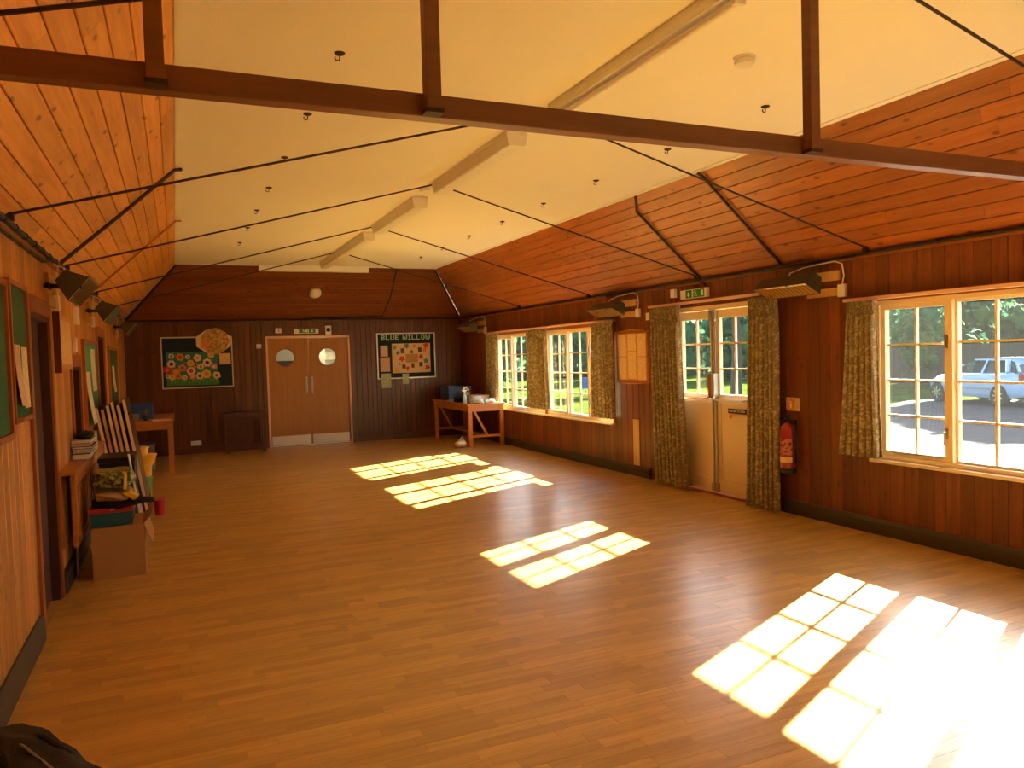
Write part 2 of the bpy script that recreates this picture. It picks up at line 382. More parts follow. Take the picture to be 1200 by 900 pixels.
# left wall: two doorways and a hatch
OPEN_L = [(5.32, 6.08, 0, 1.94), (9.62, 10.42, 0, 1.94), (7.24, 7.80, .95, 1.60)]
wl = wall_backing('wall_left', 0, -1, OPEN_L, YB, L+.1, -.3, HT+.12, TW)
for a, b in strips(YB, L, .10, .145, [q for o in OPEN_L for q in o[:2]]):
    for s0, s1 in segments(a, b, 0, HT, OPEN_L):
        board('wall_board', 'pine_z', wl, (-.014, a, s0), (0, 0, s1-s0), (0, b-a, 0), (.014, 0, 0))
# far wall
DX0, DX1, DZ = 2.32, 3.86, 2.06
mb = MB()
for x0, x1, z0, z1 in ((-.1, DX0, -.3, HT+.12), (DX1, W+.1, -.3, HT+.12), (DX0, DX1, DZ, HT+.12)): mb.box(x0, x1, L+.014, L+.12, z0, z1)
wf = S('wall_far', mb, 'backing')
for a, b in strips(0, W, .085, .11, [DX0, DX1]):
    z0 = DZ if a > DX0-.01 and b < DX1+.01 else 0
    board('wall_board', 'far_z', wf, (a, L+.014, z0), (0, 0, HT-z0), (b-a, 0, 0), (0, -.014, 0))
wb = S('wall_back', MB().box(-.1, W+.1, YB-.1, YB, -.3, HC+.1), 'red_z')
# ceiling
mb = MB().box(XL-.03, XR+.03, YB-.1, LC+.03, HC, HC+.08)
ce = S('ceiling', mb, 'ceiling')
mb = MB(); mb.box(XL, XL+.045, YB, LC, HC-.008, HC); mb.box(XR-.06, XR, YB, LC, HC-.008, HC); mb.box(XL, XR, LC-.05, LC, HC-.008, HC)
S('trim_1', mb, 'ceiling')
# slopes: backing + boards
def slope(name, mname, A0, A1, B0, B1, nrm, rows, along_len):
    """A0->A1 eave line, B0->B1 ceiling line"""
    A0, A1, B0, B1, nrm = map(Vector, (A0, A1, B0, B1, nrm)); nrm.normalize()
    bk = S(name, MB().prism([A0+nrm*.016, A1+nrm*.016, B1+nrm*.016, B0+nrm*.016], nrm*.08), 'backing')
    for i in range(rows):
        t0, t1 = i/rows, (i+1)/rows
        p0, p1 = A0.lerp(B0, t0), A1.lerp(B1, t0); q0, q1 = A0.lerp(B0, t1), A1.lerp(B1, t1)
        ln = (p1-p0).length; cuts = [0]; 
        while cuts[-1] < ln-along_len*.5: cuts.append(cuts[-1]+random.uniform(.55, 1.15)*along_len)
        cuts[-1] = ln
        if len(cuts) == 1: cuts = [0, ln]
        for a, b in zip(cuts[:-1], cuts[1:]):
            f0, f1 = a/ln, b/ln; g = (q0-p0).normalized()*.0022
            e = (p1-p0).normalized()*.0008
            c = [p0.lerp(p1, f0)+g+e, p0.lerp(p1, f1)+g-e, q0.lerp(q1, f1)-g-e, q0.lerp(q1, f0)-g+e]
            cc = sum(c, Vector())/4; w_ = (q0-p0).normalized()*.004
            top = [c[0]+w_, c[1]+w_, c[2]-w_, c[3]-w_]
            mb = MB(); mb.add([p+nrm*.016 for p in c]+[p+nrm*.004 for p in c]+top,
                              [(0, 1, 2, 3), (4, 5, 1, 0), (5, 6, 2, 1), (6, 7, 3, 2), (7, 4, 0, 3), (4, 8, 9, 5), (5, 9, 10, 6), (6, 10, 11, 7), (7, 11, 8, 4), (8, 11, 10, 9)])
            mb.build('ceiling_board', mname, bk)
    return bk
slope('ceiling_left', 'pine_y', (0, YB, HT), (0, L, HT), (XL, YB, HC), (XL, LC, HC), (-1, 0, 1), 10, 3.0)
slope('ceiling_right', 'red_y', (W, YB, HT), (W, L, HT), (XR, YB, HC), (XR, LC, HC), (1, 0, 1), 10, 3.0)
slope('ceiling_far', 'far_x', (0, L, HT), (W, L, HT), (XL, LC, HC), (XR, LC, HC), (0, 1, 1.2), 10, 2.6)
# floor: sub-floor, then oak strips
fl = S('floor', MB().box(-.15, W+.12, YB-.1, L+3.2, -.12, -.004), 'backing')
SW = .071
planks = []
y = YB
from bpy_extras.object_utils import world_to_camera_view
bpy.context.view_layer.update()
while y < L+.02:
    x = -.02-random.uniform(0, .5)
    while x < W:
        ln = random.choice((.28, .36, .42, .5, .6)) ; x1 = min(x+ln, W+.0); x0 = max(x, -.0)
        if x1-x0 > .02: planks.append((x0, x1, y, min(y+SW, L+.02), random.random()))
        x += ln
    y += SW
def plank_geo(mb, p, g=.0003, c=.0006):
    x0, x1, y0, y1, t = p; b = len(mb.v)
    o = [(x0+g, y0+g), (x1-g, y0+g), (x1-g, y1-g), (x0+g, y1-g)]; i = [(x0+g+c, y0+g+c), (x1-g-c, y0+g+c), (x1-g-c, y1-g-c), (x0+g+c, y1-g-c)]
    mb.add([(q[0], q[1], -.004) for q in o]+[(q[0], q[1], -.0006) for q in o]+[(q[0], q[1], 0) for q in i],
           [(0, 1, 5, 4), (1, 2, 6, 5), (2, 3, 7, 6), (3, 0, 4, 7), (4, 5, 9, 8), (5, 6, 10, 9), (6, 7, 11, 10), (7, 4, 8, 11), (8, 9, 10, 11)])
    mb.tone = (mb.tone or [])+[t]*9
inview = []
for i, p in enumerate(planks):
    c = Vector(((p[0]+p[1])/2, (p[2]+p[3])/2, 0)); u = world_to_camera_view(sc, cam, c)
    if u.z > 0 and -.01 < u.x < 1.01 and -.01 < u.y < 1: inview.append((u.z, i))
inview.sort(); near = {i for _, i in inview[:300]}
rest = MB(); rest.tone = []
for i, p in enumerate(planks):
    if i in near:
        mb = MB(); plank_geo(mb, p); mb.build('floor_strip', 'floor', fl)
    else: plank_geo(rest, p)
rest.build('floor_strips', 'floor', fl)['kind'] = 'stuff'
# skirtings
mb = MB()
for a, b in ((YB, 5.80), (8.0, L)): mb.prism([(W, a, 0), (W, a, .13), (W-.012, a, .13), (W-.03, a, .10), (W-.03, a, 0)], (0, b-a, 0))
S('baseboard_right', mb, 'skirt')
mb = MB()
for a, b in ((YB, 5.20), (6.2, 9.5), (10.5, L)): mb.prism([(0, a, 0), (0, a, .15), (.012, a, .15), (.03, a, .12), (.03, a, 0)], (0, b-a, 0))
S('baseboard_left', mb, 'skirt')
mb = MB()
for a, b in ((.03, 2.22), (3.96, W-.03)): mb.prism([(a, L, 0), (a, L, .12), (a, L-.012, .12), (a, L-.025, .09), (a, L-.025, 0)], (b-a, 0, 0))
S('baseboard_far', mb, 'far_z')
# eave trims and the cable runs along them
S('trim_2', MB().box(W-.022, W, YB, L, HT-.045, HT+.0), 'trim_wood')
S('trim_3', MB().box(0, .022, YB, L, HT-.045, HT+.0), 'trim_wood')
S('trim_4', MB().box(0, W, L-.022, L, HT-.035, HT+.0), 'far_z')
S('trim_5', MB().box(.05, .50, L-.018, L, 1.78, 1.83), 'far_z')     # short batten left of the flower board

# ---- casement windows
def window(idx, y0, y1):
    root = thing('window_%d' % idx, (W+.02, (y0+y1)/2, WZ0), None, None, kind='structure')
    xi, xo = W-.004, W+.085
    f = MB(); ft = .035
    f.box(xi, xo, y0, y0+ft, WZ0, WZ1); f.box(xi, xo, y1-ft, y1, WZ0, WZ1); f.box(xi, xo, y0+ft, y1-ft, WZ1-ft, WZ1); f.box(xi, xo, y0+ft, y1-ft, WZ0, WZ0+ft)
    yi0, yi1 = y0+ft, y1-ft; mw = .035; sec = (yi1-yi0-2*mw)/3
    for k in (1, 2):
        a = yi0+k*sec+(k-1)*mw; f.box(xi, xo, a, a+mw, WZ0+ft, WZ1-ft)
    f.build('window_frame', 'creamwin', root)
    for k in range(3):
        a = yi0+k*(sec+mw); b = a+sec; case = (k != 1); st = .042 if case else .02
        z0, z1 = WZ0+ft, WZ1-ft; xs0, xs1 = (W+.012, W+.062) if case else (W+.03, W+.07)
        s = MB(); s.box(xs0, xs1, a+.001, a+st, z0+.001, z1-.001); s.box(xs0, xs1, b-st, b-.001, z0+.001, z1-.001)
        s.box(xs0, xs1, a+st, b-st, z1-st, z1-.001); s.box(xs0, xs1, a+st, b-st, z0+.001, z0+st)
        so_ = s.build('sash', 'creamwin', root)
        ga, gb, gz0, gz1 = a+st, b-st, z0+st, z1-st; bw = .018
        mb = MB(); mb.box(W+.036, W+.064, (ga+gb)/2-bw/2, (ga+gb)/2+bw/2, gz0, gz1); mb.build('glazing_bar', 'creamwin', so_)
        for j in (1, 2, 3):
            z = gz0+(gz1-gz0)*j/4
            MB().box(W+.038, W+.062, ga, gb, z-bw/2, z+bw/2).build('glazing_bar', 'creamwin', so_)
        for i in range(2):
            for j in range(4):
                pa = ga+(gb-ga)*i/2+(0 if i == 0 else bw/2); pb = ga+(gb-ga)*(i+1)/2-(bw/2 if i == 0 else 0)
                q0 = gz0+(gz1-gz0)*j/4+(0 if j == 0 else bw/2); q1 = gz0+(gz1-gz0)*(j+1)/4-(0 if j == 3 else bw/2)
                MB().box(W+.049, W+.052, pa, pb, q0, q1).build('pane', 'glass_dusty' if idx in (1, 4) else 'glass', so_)
        if case:
            h = a+st/2 if k == 2 else b-st/2
            mb = MB(); mb.box(xs0-.012, xs0, h-.012, h+.012, WZ0+.22, WZ0+.30); mb.tube([(xs0-.014, h, WZ0+.27), (xs0-.035, h, WZ0+.27), (xs0-.036, h, WZ0+.17)], .006, 6)
            mb.build('window_handle', 'steel', so_)
            mb = MB(); mb.box(xs0-.014, xs0, h-.012, h+.012, WZ1-.40, WZ1-.30); mb.build('window_catch', 'steel', so_)
            mb = MB(); mb.tube([(xs0-.012, a+.06, z0+.02), (xs0-.012, b-.12, z0+.02)], .005, 6); mb.build('window_stay', 'steel', so_)
    # inner casing: wood head and sill
    mb = MB(); mb.box(W-.016, W-.001, y0-.045, y1+.045, WZ1, WZ1+.05); mb.box(W-.012, W-.001, y0-.04, y0, WZ0, WZ1); mb.box(W-.012, W-.001, y1, y1+.04, WZ0, WZ1)
    mb.build('window_casing', 'trim_wood', root)
    mb = MB(); mb.bbox(W-.055, W-.001, y0-.04, y1+.04, WZ0-.028, WZ0, .006); mb.build('window_sill', 'creamwin', root)
    return root
window(1, *WIN[0]); window(2, *WIN[1]); window(3, *WIN[2]); window(4, *WIN[3])

# ---- garden doors
def garden_door():
    y0, y1, _, zt = DOOR
    root = thing('door_1', (W+.02, (y0+y1)/2, 0), None, None, kind='structure')
    f = MB(); f.box(W-.01, W+.09, y0, y0+.04, 0, zt); f.box(W-.01, W+.09, y1-.04, y1, 0, zt); f.box(W-.01, W+.09, y0+.04, y1-.04, zt-.05, zt)
    f.build('door_frame', 'cream', root)
    MB().box(W-.03, W+.09, y0+.04, y1-.04, 0, .025).build('threshold', 'trim_wood', root)
    mid = 6.755
    for (a, b, side) in ((y0+.042, mid-.002, 1), (mid+.002, y1-.042, -1)):
        x0, x1 = W+.02, W+.062; za, zb = .03, zt-.055; st = .075 if True else 0
        inner = (b-.075, b-.001) if side == 1 else (a+.001, a+.075)
        outer = (a+.001, a+.045) if side == 1 else (b-.045, b-.001)
        g0 = outer[1] if side == 1 else inner[1]; g1 = inner[0] if side == 1 else outer[0]; gz0, gz1 = 1.10, zb-.09
        s = MB(); s.box(x0, x1, *inner, za, zb); s.box(x0, x1, *outer, za, zb); s.box(x0, x1, g0, g1, gz1, zb); s.box(x0, x1, g0, g1, 1.0, gz0); s.box(x0, x1, g0, g1, za, .17)
        leaf = s.build('door_leaf', 'cream', root)
        p = MB(); p.box(x0+.014, x1-.01, g0, g1, .17, 1.0); p.build('door_panel', 'cream', leaf)
        bw = .02
        MB().box(W+.03, W+.056, (g0+g1)/2-bw/2, (g0+g1)/2+bw/2, gz0, gz1).build('glazing_bar', 'creamwin', leaf)
        for j in (1, 2):
            z = gz0+(gz1-gz0)*j/3; MB().box(W+.032, W+.054, g0, g1, z-bw/2, z+bw/2).build('glazing_bar', 'creamwin', leaf)
        for i in range(2):
            for j in range(3):
                pa = g0+(g1-g0)*i/2+(0 if i == 0 else bw/2); pb = g0+(g1-g0)*(i+1)/2-(bw/2 if i == 0 else 0)
                q0 = gz0+(gz1-gz0)*j/3+(0 if j == 0 else bw/2); q1 = gz0+(gz1-gz0)*(j+1)/3-(0 if j == 2 else bw/2)
                MB().box(W+.042, W+.045, pa, pb, q0, q1).build('pane', 'glass', leaf)
        yc = (inner[0]+inner[1])/2+(.012 if side == 1 else -.012)
        mb = MB(); mb.box(W-.004, W+.012, yc-.008, yc+.008, .06, zb-.01); mb.build('bolt_rod', 'grey', leaf)
        mb = MB(); mb.bbox(W-.022, W+.019, yc-.024, yc+.024, zb-.12, zb-.0, .004); mb.bbox(W-.02, W+.019, yc-.022, yc+.022, .04, .13, .004)
        mb.build('bolt_keep', 'grey', leaf)
        mb = MB(); mb.bbox(W-.045, W+.019, yc-.026, yc+.026, 1.06, 1.33, .006); mb.build('bolt_housing', 'grey' if side == 1 else 'trim_wood', leaf, label='silver bolt housing' if side == 1 else 'brown bolt housing')
        mb = MB(); mb.tube([(W-.02, yc, 1.10), (W-.06, yc-side*.03, 1.055), (W-.065, yc-side*.10, 1.045), (W-.065, (a if side == 1 else b)+side*.06, 1.045), (W+.02, (a if side == 1 else b)+side*.045, 1.06)], .011, 8)
        mb.build('push_bar', 'white', leaf, smooth=True)
    sg = MB(); sg.box(W+.012, W+.0195, 6.265, 6.545, .905, .955); pl = sg.build('door_sign', 'black', root)
    mb = MB(); yy = 6.285; random.seed(3)
    txt = bpy.data.curves.new('lettering', 'FONT'); txt.body = 'PUSH BAR TO OPEN'; txt.size = .034; txt.align_x = 'CENTER'; txt.align_y = 'CENTER'; txt.extrude = .0008
    to = bpy.data.objects.new('t', txt); COL.objects.link(to); dg = bpy.context.evaluated_depsgraph_get(); me = bpy.data.meshes.new_from_object(to.evaluated_get(dg)); bpy.data.objects.remove(to)
    lt = bpy.data.objects.new('lettering', me); COL.objects.link(lt); me.materials.clear(); me.materials.append(M['signwhite'])
    # face the room (-x), reading direction runs towards -y
    for v in me.vertices: v.co = Vector((-v.co.z-.001, -v.co.x*.82, v.co.y))
    lt.location = Vector((W+.0115, 6.405, .93))-Vector(root.location); lt.parent = pl
    mb = MB(); x = W+.0192
    mb.prism([(x, 6.53, .895), (x, 6.50, .895), (x, 6.50, .87), (x, 6.485, .87), (x, 6.515, .84), (x, 6.545, .87), (x, 6.53, .87)], (-.001, 0, 0)); mb.build('arrow_mark', 'orange', root)
    return root
garden_door()
# ---- double doors in the far wall with a passage behind
def hall_door():
    root = thing('door_2', ((DX0+DX1)/2, L, 0), None, None, kind='structure')
    f = MB(); f.box(DX0-.0, DX0+.035, L-.02, L+.1, 0, DZ); f.box(DX1-.035, DX1, L-.02, L+.1, 0, DZ); f.box(DX0+.035, DX1-.035, L-.02, L+.1, DZ-.035, DZ); f.build('door_frame', 'pinkcream', root)
    f = MB(); f.box(DX0-.07, DX0-.001, L-.018, L-.001, 0, DZ+.07); f.box(DX1+.001, DX1+.07, L-.018, L-.001, 0, DZ+.07); f.box(DX0-.001, DX1+.001, L-.018, L-.001, DZ+.001, DZ+.07); f.build('door_architrave', 'far_z', root)
    mid = 3.09
    for a, b, cx_, hx in ((DX0+.038, mid-.004, 2.66, 3.03), (mid+.004, DX1-.038, 3.44, 3.135)):
        # leaf with a round hole
        z0, z1, cz, r = .02, DZ-.04, 1.655, .165; n = 32; mb = MB()
        cir = [(cx_+r*math.cos(2*math.pi*k/n), cz+r*math.sin(2*math.pi*k/n)) for k in range(n)]
        def onbox(k):
            c, s = math.cos(2*math.pi*k/n), math.sin(2*math.pi*k/n); h = .26; m_ = max(abs(c), abs(s)); return (cx_+h*c/m_, cz+h*s/m_)
        sq = [onbox(k) for k in range(n)]
        for yy, fl_ in ((L+.02, 1), (L+.064, 0)):
            for k in range(n):
                j = (k+1) % n; mb.add([(cir[k][0], yy, cir[k][1]), (cir[j][0], yy, cir[j][1]), (sq[j][0], yy, sq[j][1]), (sq[k][0], yy, sq[k][1])], [(0, 1, 2, 3)])
        for k in range(n):
            j = (k+1) % n; mb.add([(cir[k][0], L+.02, cir[k][1]), (cir[j][0], L+.02, cir[j][1]), (cir[j][0], L+.064, cir[j][1]), (cir[k][0], L+.064, cir[k][1])], [(0, 1, 2, 3)])
        h = .26
        mb.box(a, cx_-h, L+.02, L+.064, z0, z1); mb.box(cx_+h, b, L+.02, L+.064, z0, z1); mb.box(cx_-h, cx_+h, L+.02, L+.064, z0, cz-h); mb.box(cx_-h, cx_+h, L+.02, L+.064, cz+h, z1)
        leaf = mb.build('door_leaf', 'ply_door', root)
        mb = MB()
        for (ra, rb) in ((r-.006, r+.014),):
            for k in range(n):
                j = (k+1) % n; c0, s0, c1, s1 = math.cos(2*math.pi*k/n), math.sin(2*math.pi*k/n), math.cos(2*math.pi*j/n), math.sin(2*math.pi*j/n)
                mb.add([(cx_+q*c, yy, cz+q*s) for yy in (L+.012, L+.0195) for (q, c, s) in ((ra, c0, s0), (ra, c1, s1), (rb, c1, s1), (rb, c0, s0))],
                       [(0, 1, 2, 3), (4, 7, 6, 5), (0, 4, 5, 1), (1, 5, 6, 2), (2, 6, 7, 3), (3, 7, 4, 0)])
        mb.build('porthole_rim', 'trim_wood', leaf)
        MB().lathe((cx_, L+.038, cz), [(r-.001, 0), (r-.001, .004)], 32, axis=(Vector((1, 0, 0)), Vector((0, 0, 1)), Vector((0, 1, 0)))).build('porthole_glass', 'glass', leaf)
        MB().box(a+.02, b-.02, L+.016, L+.0195, .03, .20).build('kick_plate', 'alu', leaf)
        mb = MB(); mb.bbox(hx-.018, hx+.018, L+.014, L+.0195, .97, 1.29, .002); mb.tube([(hx, L+.015, .99), (hx, L-.03, 1.0), (hx, L-.035, 1.04), (hx, L-.035, 1.22), (hx, L-.03, 1.26), (hx, L+.015, 1.27)], .010, 8)
        mb.build('pull_handle', 'alu', leaf, smooth=True)
    return root
hall_door()
mb = MB(); a, b = 1.0, 5.0
mb.box(a, b, L+2.9, L+3.0, 0, 2.5); mb.box(a, a+.1, L+.12, L+2.9, 0, 2.5); mb.box(b-.1, b, L+.12, L+2.9, 0, 2.5); mb.box(a, b, L+.12, L+3.0, 2.4, 2.5); mb.box(a, b, L+.12, L+3, -.002, 0)
S('wall_passage', mb, 'corridor')
S('trim_6', MB().box(a+.1, b-.1, L+2.87, L+2.9, 1.45, 1.60), 'skirt')
S('trim_7', MB().box(3.05, 3.60, L+1.2, L+1.3, 0, 2.4), 'corridor')
pl_ = bpy.data.lights.new('passage_lamp', 'POINT'); pl_.energy = 9; pl_.shadow_soft_size = .15; pl_.color = (1, .93, .75)
po = bpy.data.objects.new('passage_lamp', pl_); COL.objects.link(po); po.location = (3.9, L+.8, 2.1)
# ---- doorways in the left wall
def left_door(idx, y0, y1, zt, zb=0, leafx=-.075):
    root = thing('door_%d' % idx, (-.02, (y0+y1)/2, zb), None, None, kind='structure')
    f = MB(); f.box(-.10, .004, y0, y0+.03, zb, zt); f.box(-.10, .004, y1-.03, y1, zb, zt); f.box(-.10, .004, y0+.03, y1-.03, zt-.03, zt)
    if zb: f.box(-.10, .004, y0+.03, y1-.03, zb, zb+.03)
    f.build('door_frame', 'jamb', root)
    MB().box(-.10, -.001, y0+.031, y1-.031, zb-.003, zb+.001).build('threshold', 'ply_door', root)
    f = MB(); t = .075
    f.box(.001, .018, y0-t, y0-.001, zb-(t if zb else 0), zt+t+.03); f.box(.001, .018, y1+.001, y1+t, zb-(t if zb else 0), zt+t+.03); f.box(.001, .022, y0-.001, y1+.001, zt+.001, zt+t+.03)
    f.build('door_architrave', 'trim_wood', root)
    MB().box(-.09, -.05, y0+.032, y1-.032, zb+.01, zt-.032).build('door_leaf', 'jamb', root)
    mb = MB(); zz = (zb+1.0) if not zb else zb+.2; mb.tube([(-.05, y0+.09, zz), (-.015, y0+.09, zz), (-.01, y0+.17, zz)], .008, 6); mb.build('door_handle', 'black', root)
    return root
left_door(3, *OPEN_L[0][:2], 1.94); left_door(4, *OPEN_L[1][:2], 1.94); left_door(5, 7.24, 7.80, 1.60, .95)
# ================================================================= THINGS
# ---- curtains (one draped sheet each, thickness of its own)
def curtain(top, bot, z0, z1, folds, label, bulge=0.0, amp=.038):
    xc = W-.135; kk = (xc-CX)/(W-.085-CX); top = [q*kk for q in top]; bot = [q*kk for q in bot]; nz = 22; nu = folds*8
    rt = ((top[0]+top[1])/2, z1); rnd = random.Random(int(top[0]*100))
    ph = [rnd.uniform(-.6, .6) for _ in range(folds+2)]; am = [rnd.uniform(.65, 1.15) for _ in range(folds+2)]
    vs = []; uv = []; fs = []
    for side in (0, 1):
        for j in range(nz+1):
            t = j/nz; z = z1+(z0-z1)*t
            e = t**1.5
            a = top[0]+(bot[0]-top[0])*e-bulge*math.sin(math.pi*t)*.5; b = top[1]+(bot[1]-top[1])*e
            for i in range(nu+1):
                u = i/nu; k = u*folds; ki = int(k); p = ph[ki]*(1-(k-ki))+ph[min(ki+1, folds+1)]*(k-ki); m_ = am[ki]*(1-(k-ki))+am[min(ki+1, folds+1)]*(k-ki)
                A = amp*(.35+.65*min(1, t*6))*m_
                ang = 2*math.pi*(k+p*.25*min(1, t*2))
                x = xc+A*math.cos(ang)*.8+side*.003; y = a+(b-a)*u+math.sin(ang*2+.8)*.006*(.3+t)
                if t < .06: x = xc+.014*math.cos(2*math.pi*k*2)+side*.003
                vs.append((x, y, z+(.006*math.cos(ang) if j == nz else 0))); uv.append((u*folds*.16, z))
    st = (nz+1)*(nu+1)
    for j in range(nz):
        for i in range(nu):
            q = j*(nu+1)+i; fs.append((q, q+1, q+nu+2, q+nu+1)); fs.append((st+q, st+q+nu+1, st+q+nu+2, st+q+1))
    for j in range(nz):
        for q in (j*(nu+1), j*(nu+1)+nu): fs.append((q, q+nu+1, st+q+nu+1, st+q))
    for i in range(nu):
        for q in (i, nz*(nu+1)+i): fs.append((q, st+q, st+q+1, q+1))
    root = thing('curtain', (xc, (top[0]+top[1])/2, z0), label, 'curtain')
    mb = MB().add(vs, fs); mb.uv = uv
    mb.build('drape', 'curtain', root, smooth=True)
    mb = MB()
    for i in range(folds*2+1):
        yy = top[0]+(top[1]-top[0])*(i+.5)/(folds*2+1); mb.tube([(W-.098, yy, z1-.03), (W-.098, yy, z1-.003)], .004, 5)
    mb.build('hooks', 'white', root)
    return root
k = .984
curtain((12.68, 13.20), (12.72, 13.24), .775, 1.985, 6, 'flowered brown curtain at the far corner end of the windows, above the cluttered table')
curtain((10.70, 11.42), (10.64, 11.44), .735, 1.965, 8, 'flowered brown curtain hanging between the two far windows')
curtain((8.76, 9.27), (8.72, 9.29), .715, 1.99, 6, 'flowered brown curtain left of the orange notice board, beside the middle window')
curtain((7.26, 7.83), (7.14, 7.80), .02, 2.10, 8, 'full-length flowered brown curtain on the left of the garden doors')
curtain((5.70, 6.10), (5.71, 6.16), .015, 2.085, 7, 'full-length flowered brown curtain on the right of the garden doors, beside the red extinguisher')
curtain((4.58, 4.87), (4.54, 4.97), .665, 1.955, 6, 'flowered brown curtain at the left of the nearest window with the car outside')
def rail(y0, y1, z, label):
    root = thing('curtain_rail', (W-.05, (y0+y1)/2, z), label, 'curtain rail')
    MB().bbox(W-.095, W-.055, y0, y1, z, z+.028, .004).build('rail', 'pinkcream', root)
    mb = MB()
    n = max(2, int((y1-y0)/.9))
    for i in range(n+1):
        yy = y0+.06+(y1-y0-.12)*i/n; mb.box(W-.0545, W-.0005, yy-.012, yy+.012, z+.004, z+.022)
    mb.build('brackets', 'pinkcream', root)
rail(10.6, 13.26, 1.99, 'pale pink curtain rail over the farthest window'); rail(8.7, 10.55, 1.994, 'pale pink curtain rail over the middle window')
rail(5.68, 7.86, 2.105, 'pale pink curtain rail over the garden doors'); rail(2.5, 4.90, 1.960, 'pale pink curtain rail over the nearest window')

# ---- roof truss ties
HOOKZ = HC-.03
def tie(y, label):
    root = thing('tie_rod', (3.12, y, HC), label, 'tie rod', 'thin dark tie rods rising from the wall tops to the ceiling')
    for s, ex in ((-1, 0.03), (1, W-.03)):
        p1 = (3.12+s*.06, y, HC-.02); p0 = (ex, y, HT+.03)
        MB().tube([p0, p1, (3.12+s*.02, y, HC-.012)], .0075, 8).build('rod', 'iron', root, smooth=True)
        MB().obox((ex-s*.0, y, HT+.02), (.03, 0, 0), (0, .02, 0), (0, 0, .022)).build('wall_plate', 'iron', root)
    mb = MB(); mb.bbox(3.10, 3.14, y-.018, y+.018, HC-.035, HC-.0005, .004); mb.build('ceiling_clamp', 'iron', root)
    return root
t0 = tie(2.33, 'dark tie rods nearest the camera, crossing the top corners above the wooden beam')
for yy, lb in ((4.70, 'dark tie rods whose ceiling clamp shows just above the wooden beam'), (6.97, 'dark tie rods meeting the ceiling at the far end of the second light'),
               (9.41, 'dark tie rods meeting the ceiling behind the third light'), (11.75, 'dark tie rods farthest from the camera, meeting by the last light')):
    dup(t0, (0, yy-2.33, 0), lb)
root = thing('roof_beam', (W/2, 2.31, HT-.03), 'brown wooden tie beam crossing the room overhead with upright hangers', 'beam')
MB().bbox(.005, W-.005, 2.28, 2.34, 2.337, 2.407, .004).build('beam', 'beam', root)
def zslope(x): return HC if XL < x < XR else HT+(HC-HT)*(min(x, W-x)/XL)
for x in (.778, 1.545, 3.07, 4.60, 5.37):
    h = MB().bbox(x-.0235, x+.0235, 2.235, 2.2795, 2.352, zslope(x)-.004-(.03 if x < XL else 0), .003).build('hanger', 'beam', root)
    MB().box(x-.028, x+.03, 2.232, 2.2798, 2.338, 2.351).build('hanger_plate', 'iron', root)

# ---- conduits up the slopes and cables along the wall tops
def conduit(pts, r, name, label, cat, m='brownconduit', clips=0):
    root = thing(name, pts[0], label, cat)
    MB().tube(pts, r, 8).build('tube', m, root, smooth=True)
    if clips:
        mb = MB()
        for a, b in zip(pts[:-1], pts[1:]):
            a, b = Vector(a), Vector(b); n = int((b-a).length/clips)
            for i in range(n):
                c = a.lerp(b, (i+.5)/n); mb.lathe(c-(b-a).normalized()*.008, [(r*1.3, 0), (r*1.3, .014)], 8, axis=(Vector((0, 0, 1)).cross(b-a).normalized() if abs((b-a).normalized().z) < .9 else Vector((1, 0, 0)), (b-a).normalized().cross(Vector((0, 0, 1)).cross(b-a)).normalized() if abs((b-a).normalized().z) < .9 else Vector((0, 1, 0)), (b-a).normalized()))
        mb.build('clips', m, root)
    return root
o = .022
def onl(y, t, off=o): return (XL*t+off*.7, y, HT+(HC-HT)*t-off*.7)
def onr(y, t, off=o): return (W-XL*t-off*.7, y, HT+(HC-HT)*t-off*.7)
conduit([onl(6.62, .03), onl(6.80, .5), onl(6.95, .98), (XL+.05, 6.97, HC-.02)], .014, 'conduit', 'dark conduit climbing the left sloped ceiling from the nearest heater', 'conduit')
conduit([onl(9.10, .05), onl(9.45, .99), (XL+.06, 9.5, HC-.015)], .010, 'conduit', 'reddish thin pipe climbing the left sloped ceiling behind the nearest heater', 'conduit', 'trim_wood')
conduit([(.05, L-.06, HT+.0), (XL+.0, LC+.0, HC-.03)], .020, 'conduit', 'dark conduit along the hip at the far left corner of the ceiling', 'conduit')
conduit([(XR+.0, 6.9, HC-.012), onr(7.05, .86), onr(6.93, .05), (W-.02, 6.93, HT-.03), (W-.02, 6.85, 2.30)], .014, 'conduit', 'dark conduit running down the right slope to the exit sign over the garden doors', 'conduit')
conduit([(XR-.02, 5.83, HC-.012), onr(5.80, .95), onr(5.68, .03)], .014, 'conduit', 'dark conduit down the right slope above the nearest right-hand heater', 'conduit')
conduit([(XR+.0, LC+.0, HC-.03), (W-.08, L-.1, HT+.02)], .018, 'conduit', 'dark conduit along the hip at the far right corner of the ceiling', 'conduit')
conduit([(4.56, LC-.0, HC-.015), (4.57, LC+.55*(L-LC), HC-.55*(HC-HT)-.02), (4.50, L-.08, HT+.04), (2.98, L-.04, HT-.0), (2.98, L-.03, HT-.05), (2.98, L-.03, 2.22)], .013, 'conduit', 'dark conduit down the far slope and along to the exit sign over the hall doors', 'conduit')
conduit([(W-.035, YB+.05, HT-.012), (W-.035, 4.55, HT-.012), (W-.04, 5.1, HT-.02), (W-.035, L-.05, HT-.012)], .013, 'cable_run', 'dark cable run clipped along the top of the right wall', 'cable', 'black', .33)
conduit([(.035, YB+.05, HT-.012), (.035, L-.05, HT-.012)], .016, 'cable_run', 'dark cable run along the top of the left wall', 'cable', 'black', .3)
conduit([(.035, 3.0, HT-.085), (.035, 5.75, HT-.085), (.04, 6.0, HT-.05)], .009, 'cable_run', 'thin dark cable slung just below the main run on the left wall', 'cable', 'black', .3)
